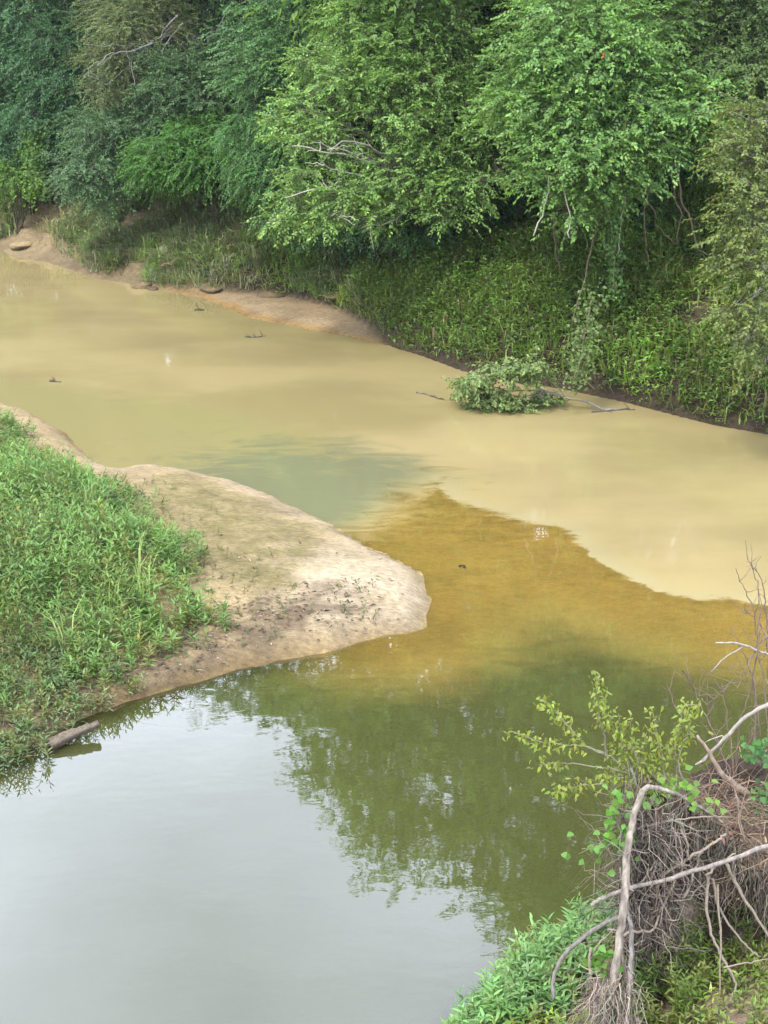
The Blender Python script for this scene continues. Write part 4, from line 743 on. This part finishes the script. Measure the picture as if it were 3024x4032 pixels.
for pts, d0, d1, r0, r1, c, lb in [
    ([(785, 1332), (830, 1310), (960, 1255), (1180, 1200), (1400, 1130), (1659, 1040), (1750, 1010)], 10.75, 11.0, .017, .02, (.24, .205, .175), 'long straight dead branch lying across the root clump'),
    ([(598, 1800), (600, 1700), (640, 1600), (720, 1510), (840, 1430), (930, 1390), (960, 1370)], 10.5, 10.9, .016, .022, (.16, .145, .125), 'dark curved branch arching over the shore weeds'),
    ([(1720, 310), (1659, 340), (1560, 400), (1470, 480), (1400, 560), (1310, 640)], 12.3, 12.2, .022, .014, (.29, .26, .22), 'pale arching dead branch above the root clump at the right edge'),
    ([(1310, 495), (1370, 580), (1420, 670), (1480, 730), (1560, 790)], 12.1, 12.0, .014, .035, (.24, .18, .135), 'broken pale snag with shaggy brown bark above the root clump'),
    ([(1400, 40), (1500, 40), (1600, 75), (1700, 120)], 12.6, 12.6, .008, .012, (.28, .245, .205), 'pale crooked twig poking in from the right edge over the water'),
    ([(1380, 180), (1450, 110), (1530, 60)], 12.6, 12.6, .005, .008, (.28, .245, .205), 'short pale twig below the crooked twig at the right edge'),
    ([(1300, 640), (1360, 600), (1440, 500), (1350, 530)], 12.1, 12.2, .008, .005, (.34, .29, .24), 'thin forked twig beside the broken snag')]:
    stick('dead_branch', lb, 'branch', line(pts, d0, d1), r0, r1, c, 'dead branches at the lower right', twigs=0, jit=.004)
# shaggy bark around the snag
# bare shrub
root = thing('bare_shrub', Q(1520, 900, 12.6), 'leafless brown shrub of thin upright twigs at the right edge', 'shrub'); m = MB()
for pts in [[(1475, 700), (1400, 500), (1330, 350), (1290, 250)], [(1450, 690), (1370, 400), (1360, 200)], [(1490, 700), (1470, 500), (1440, 300), (1430, 260)], [(1500, 700), (1530, 400), (1570, 250), (1500, 100)], [(1590, 600), (1600, 300), (1560, 150), (1500, 20), (1480, -40)], [(1620, 500), (1590, 200), (1610, 50), (1590, -120), (1540, -230), (1500, -330)], [(1659, 500), (1640, 250), (1610, 50), (1620, -150), (1600, -280), (1560, -370)], [(1680, 400), (1659, 100), (1650, -100), (1630, -250), (1600, -330)], [(1520, 720), (1560, 560), (1600, 420), (1659, 330)], [(1480, 700), (1530, 620), (1560, 500), (1580, 420)], [(1620, 640), (1590, 560), (1620, 450), (1700, 380)], [(1360, 400), (1410, 300), (1470, 250)], [(1280, 520), (1250, 400), (1200, 350), (1160, 250)], [(1240, 180), (1290, 260), (1330, 330)], [(1659, 60), (1640, -20), (1590, -90), (1520, -110)], [(1670, 0), (1600, 60), (1540, 200), (1510, 260)]]:
    q = smooth_line(line(pts, 12.6 + rng.uniform(-.2, .2), 12.6 + rng.uniform(-.3, .3)), 5, .008); q[0] = q[0]; m.tube(q, np.linspace(.009, .003, len(q)), 5, np.array((.17, .125, .095)) * rng.uniform(.8, 1.5), cap=False)
    for k in range(5):
        i_ = rng.integers(3, len(q)); e = q[i_] + nrmz(rng.normal(size=3) * [1, .6, .5] + [0, 0, .9]) * rng.uniform(.08, .28); m.tube(curve_pts(q[i_], e, (0, 0, .02), 5, .006), np.linspace(.004, .0015, 5), 4, np.array((.18, .13, .10)), cap=False)
m.build('twigs', M_twig, root, True)
# leafy shrub
root = thing('leafy_shrub', Q(1200, 800, 12.1), 'slender shrub with yellow-green drooping leaflets above the root clump', 'shrub'); m = MB(); lf = MB()
def leaflets(p, n, spread, ln, wd, cc, b):
    pos = p + rng.normal(0, spread, (n, 3)); d = nrmz(rng.normal(0, [.8, .8, .4], (n, 3)) + [0, 0, -.55]); b.leaves_fine(pos, d, np.array([0, -.3, 1.]) + rng.normal(0, .4, (n, 3)), ln * rng.uniform(.6, 1.2, n), wd * rng.uniform(.7, 1.2, n), tint(cc, n, .2, .08), .35)
for pts, t0 in [([(1200, 800), (1100, 740), (1000, 690), (880, 600), (770, 555), (640, 540), (520, 520), (380, 475)], .62), ([(880, 600), (770, 555), (700, 480), (640, 410), (590, 360), (545, 315)], .3), ([(1000, 690), (880, 660), (800, 650), (700, 635), (610, 635), (530, 640)], .75), ([(1150, 780), (1050, 740), (900, 740), (760, 740), (650, 770), (610, 775)], .3), ([(1000, 690), (960, 600), (930, 480), (920, 390)], .2), ([(860, 610), (850, 500), (830, 420), (825, 340), (815, 280), (820, 200)], .55), ([(1150, 780), (1060, 650), (1000, 560), (980, 430)], .15), ([(1150, 780), (1140, 620), (1110, 500), (1085, 360)], .3), ([(1255, 780), (1220, 650), (1200, 550), (1230, 460), (1240, 360), (1330, 340)], .35), ([(1200, 800), (1220, 600), (1260, 500), (1310, 475)], .3), ([(1150, 780), (1080, 700), (1000, 640), (950, 600), (880, 560)], .25), ([(1100, 740), (1000, 720), (900, 700), (840, 690)], .3), ([(1000, 690), (960, 560), (880, 440), (840, 410)], .45), ([(1180, 780), (1160, 700), (1120, 600), (1180, 540)], .2), ([(1200, 790), (1100, 700), (1040, 600), (1060, 480)], .2)]:
    da = 12.1 + rng.uniform(-.15, .15); q = smooth_line(line(pts, 12.1, da), 6, .005); m.tube(q, np.linspace(.010, .003, len(q)), 5, (.24, .22, .15), cap=False)
    for i_ in range(int(t0 * len(q)), len(q)):
        if rng.random() < .8: leaflets(q[i_], int(rng.integers(4, 11)), .04, .062, .028, (.22, .27, .045), lf)
m.build('stems', M_twig, root, True); lf.build('leaves', M_leaf, root)
# creepers on the stump
def creeper(label, spots, d, cc, ln=.08):
    root = thing('creeper', Q(*spots[-1][:2], d), label, 'vine', 'creepers on the root clump'); m = MB(); lf = MB()
    q = smooth_line([Q(X, Y, d) for X, Y, _ in spots], 5, .01); m.tube(q, .004, 5, (.16, .18, .07)); m.build('stem', M_twig, root, True)
    for X, Y, n in spots:
        n = int(n * 1.7); p = Q(X, Y, d); pos = p + rng.normal(0, [.07, .06, .06], (n, 3)); dr = nrmz(rng.normal(0, [1, .6, .4], (n, 3)) + [0, -.5, -.35]); lf.leaves_fine(pos, dr, np.array([0, -.75, .75]) + rng.normal(0, .35, (n, 3)), ln * rng.uniform(.6, 1.1, n), ln * .8 * rng.uniform(.7, 1.1, n), tint(cc, n, .18, .06), .2)
    lf.build('leaves', M_leaf, root)
creeper('broad-leaved green creeper climbing the bent dead trunk', [(860, 770, 2), (930, 790, 4), (1000, 810, 4), (950, 870, 6), (920, 930, 7), (930, 990, 8), (940, 1050, 7), (850, 1040, 4), (790, 1050, 3), (740, 1055, 2)], 10.95, (.11, .235, .035))
creeper('bright green creeper over the top of the root clump', [(1080, 780, 4), (1150, 770, 8), (1220, 740, 6), (1300, 790, 6), (1370, 850, 4)], 11.2, (.13, .245, .035))
creeper('green creeper leaves at the right edge above the root clump', [(1560, 560, 4), (1600, 580, 9), (1640, 540, 10), (1690, 600, 8), (1620, 790, 9), (1670, 780, 8), (1640, 850, 6)], 11.8, (.075, .18, .045))
creeper('low creeper at the foot of the root clump', [(830, 1580, 6), (800, 1600, 5), (850, 1620, 5), (820, 1540, 4)], 10.75, (.12, .25, .04))
# leafy plants in front of the hollow
P = np.array([[A(rng.uniform(2640, 3060), 0, yy)[0], yy] for yy in rng.uniform(10.3, 11.5, 90)]); 
weeds(P, height(P)[0], rng.uniform(.25, .6, len(P)), 18, .09, .022, (.12, .19, .035), True, 'hollow_weeds', 'yellow-green upright weeds in the hollow under the root clump', .25)

# sprouts in the litter along the bar edge
P = scatter(5000, -6, 1.6, 16, 23); q = dist_line(P, np.array(wpts([(521, 2700), (800, 2570), (1000, 2500), (1200, 2450), (1380, 2430)]))); k = (sdf(P, bar_poly) > .12) & (rng.random(len(P)) < .13 * sstep(.6, .0, q + .3 * fbm(P[:, 0] * 2, P[:, 1] * 2, 2))); P = P[k]
weeds(P, height(P)[0], rng.uniform(.05, .16, len(P)), 7, .08, .022, (.10, .15, .055), name='litter_sprouts', label='small dark sprouts in the debris along the sandbar edge facing the pool', yellow=.2)

# ------------------------------------------------------------------ haze
mt, t = newmat('haze'); o_ = N(t, 'ShaderNodeOutputMaterial'); pv = N(t, 'ShaderNodeVolumePrincipled')
pv.inputs['Color'].default_value = (.86, .93, 1, 1); pv.inputs['Density'].default_value = HAZE; pv.inputs['Anisotropy'].default_value = .2
L(t, pv.outputs[0], o_.inputs['Volume'])
lo = np.array([-560, -200, -4.]); hi = np.array([560, 560, 29.]); v = np.array([[(lo, hi)[i][0], (lo, hi)[j][1], (lo, hi)[k][2]] for i in (0, 1) for j in (0, 1) for k in (0, 1)])
b = MB(); b.add(v, [(0, 1, 3, 2), (4, 6, 7, 5), (0, 4, 5, 1), (2, 3, 7, 6), (0, 2, 6, 4), (1, 5, 7, 3)]); tag(b.build('haze', mt), 'thin humid haze over the river', 'haze', kind='stuff')
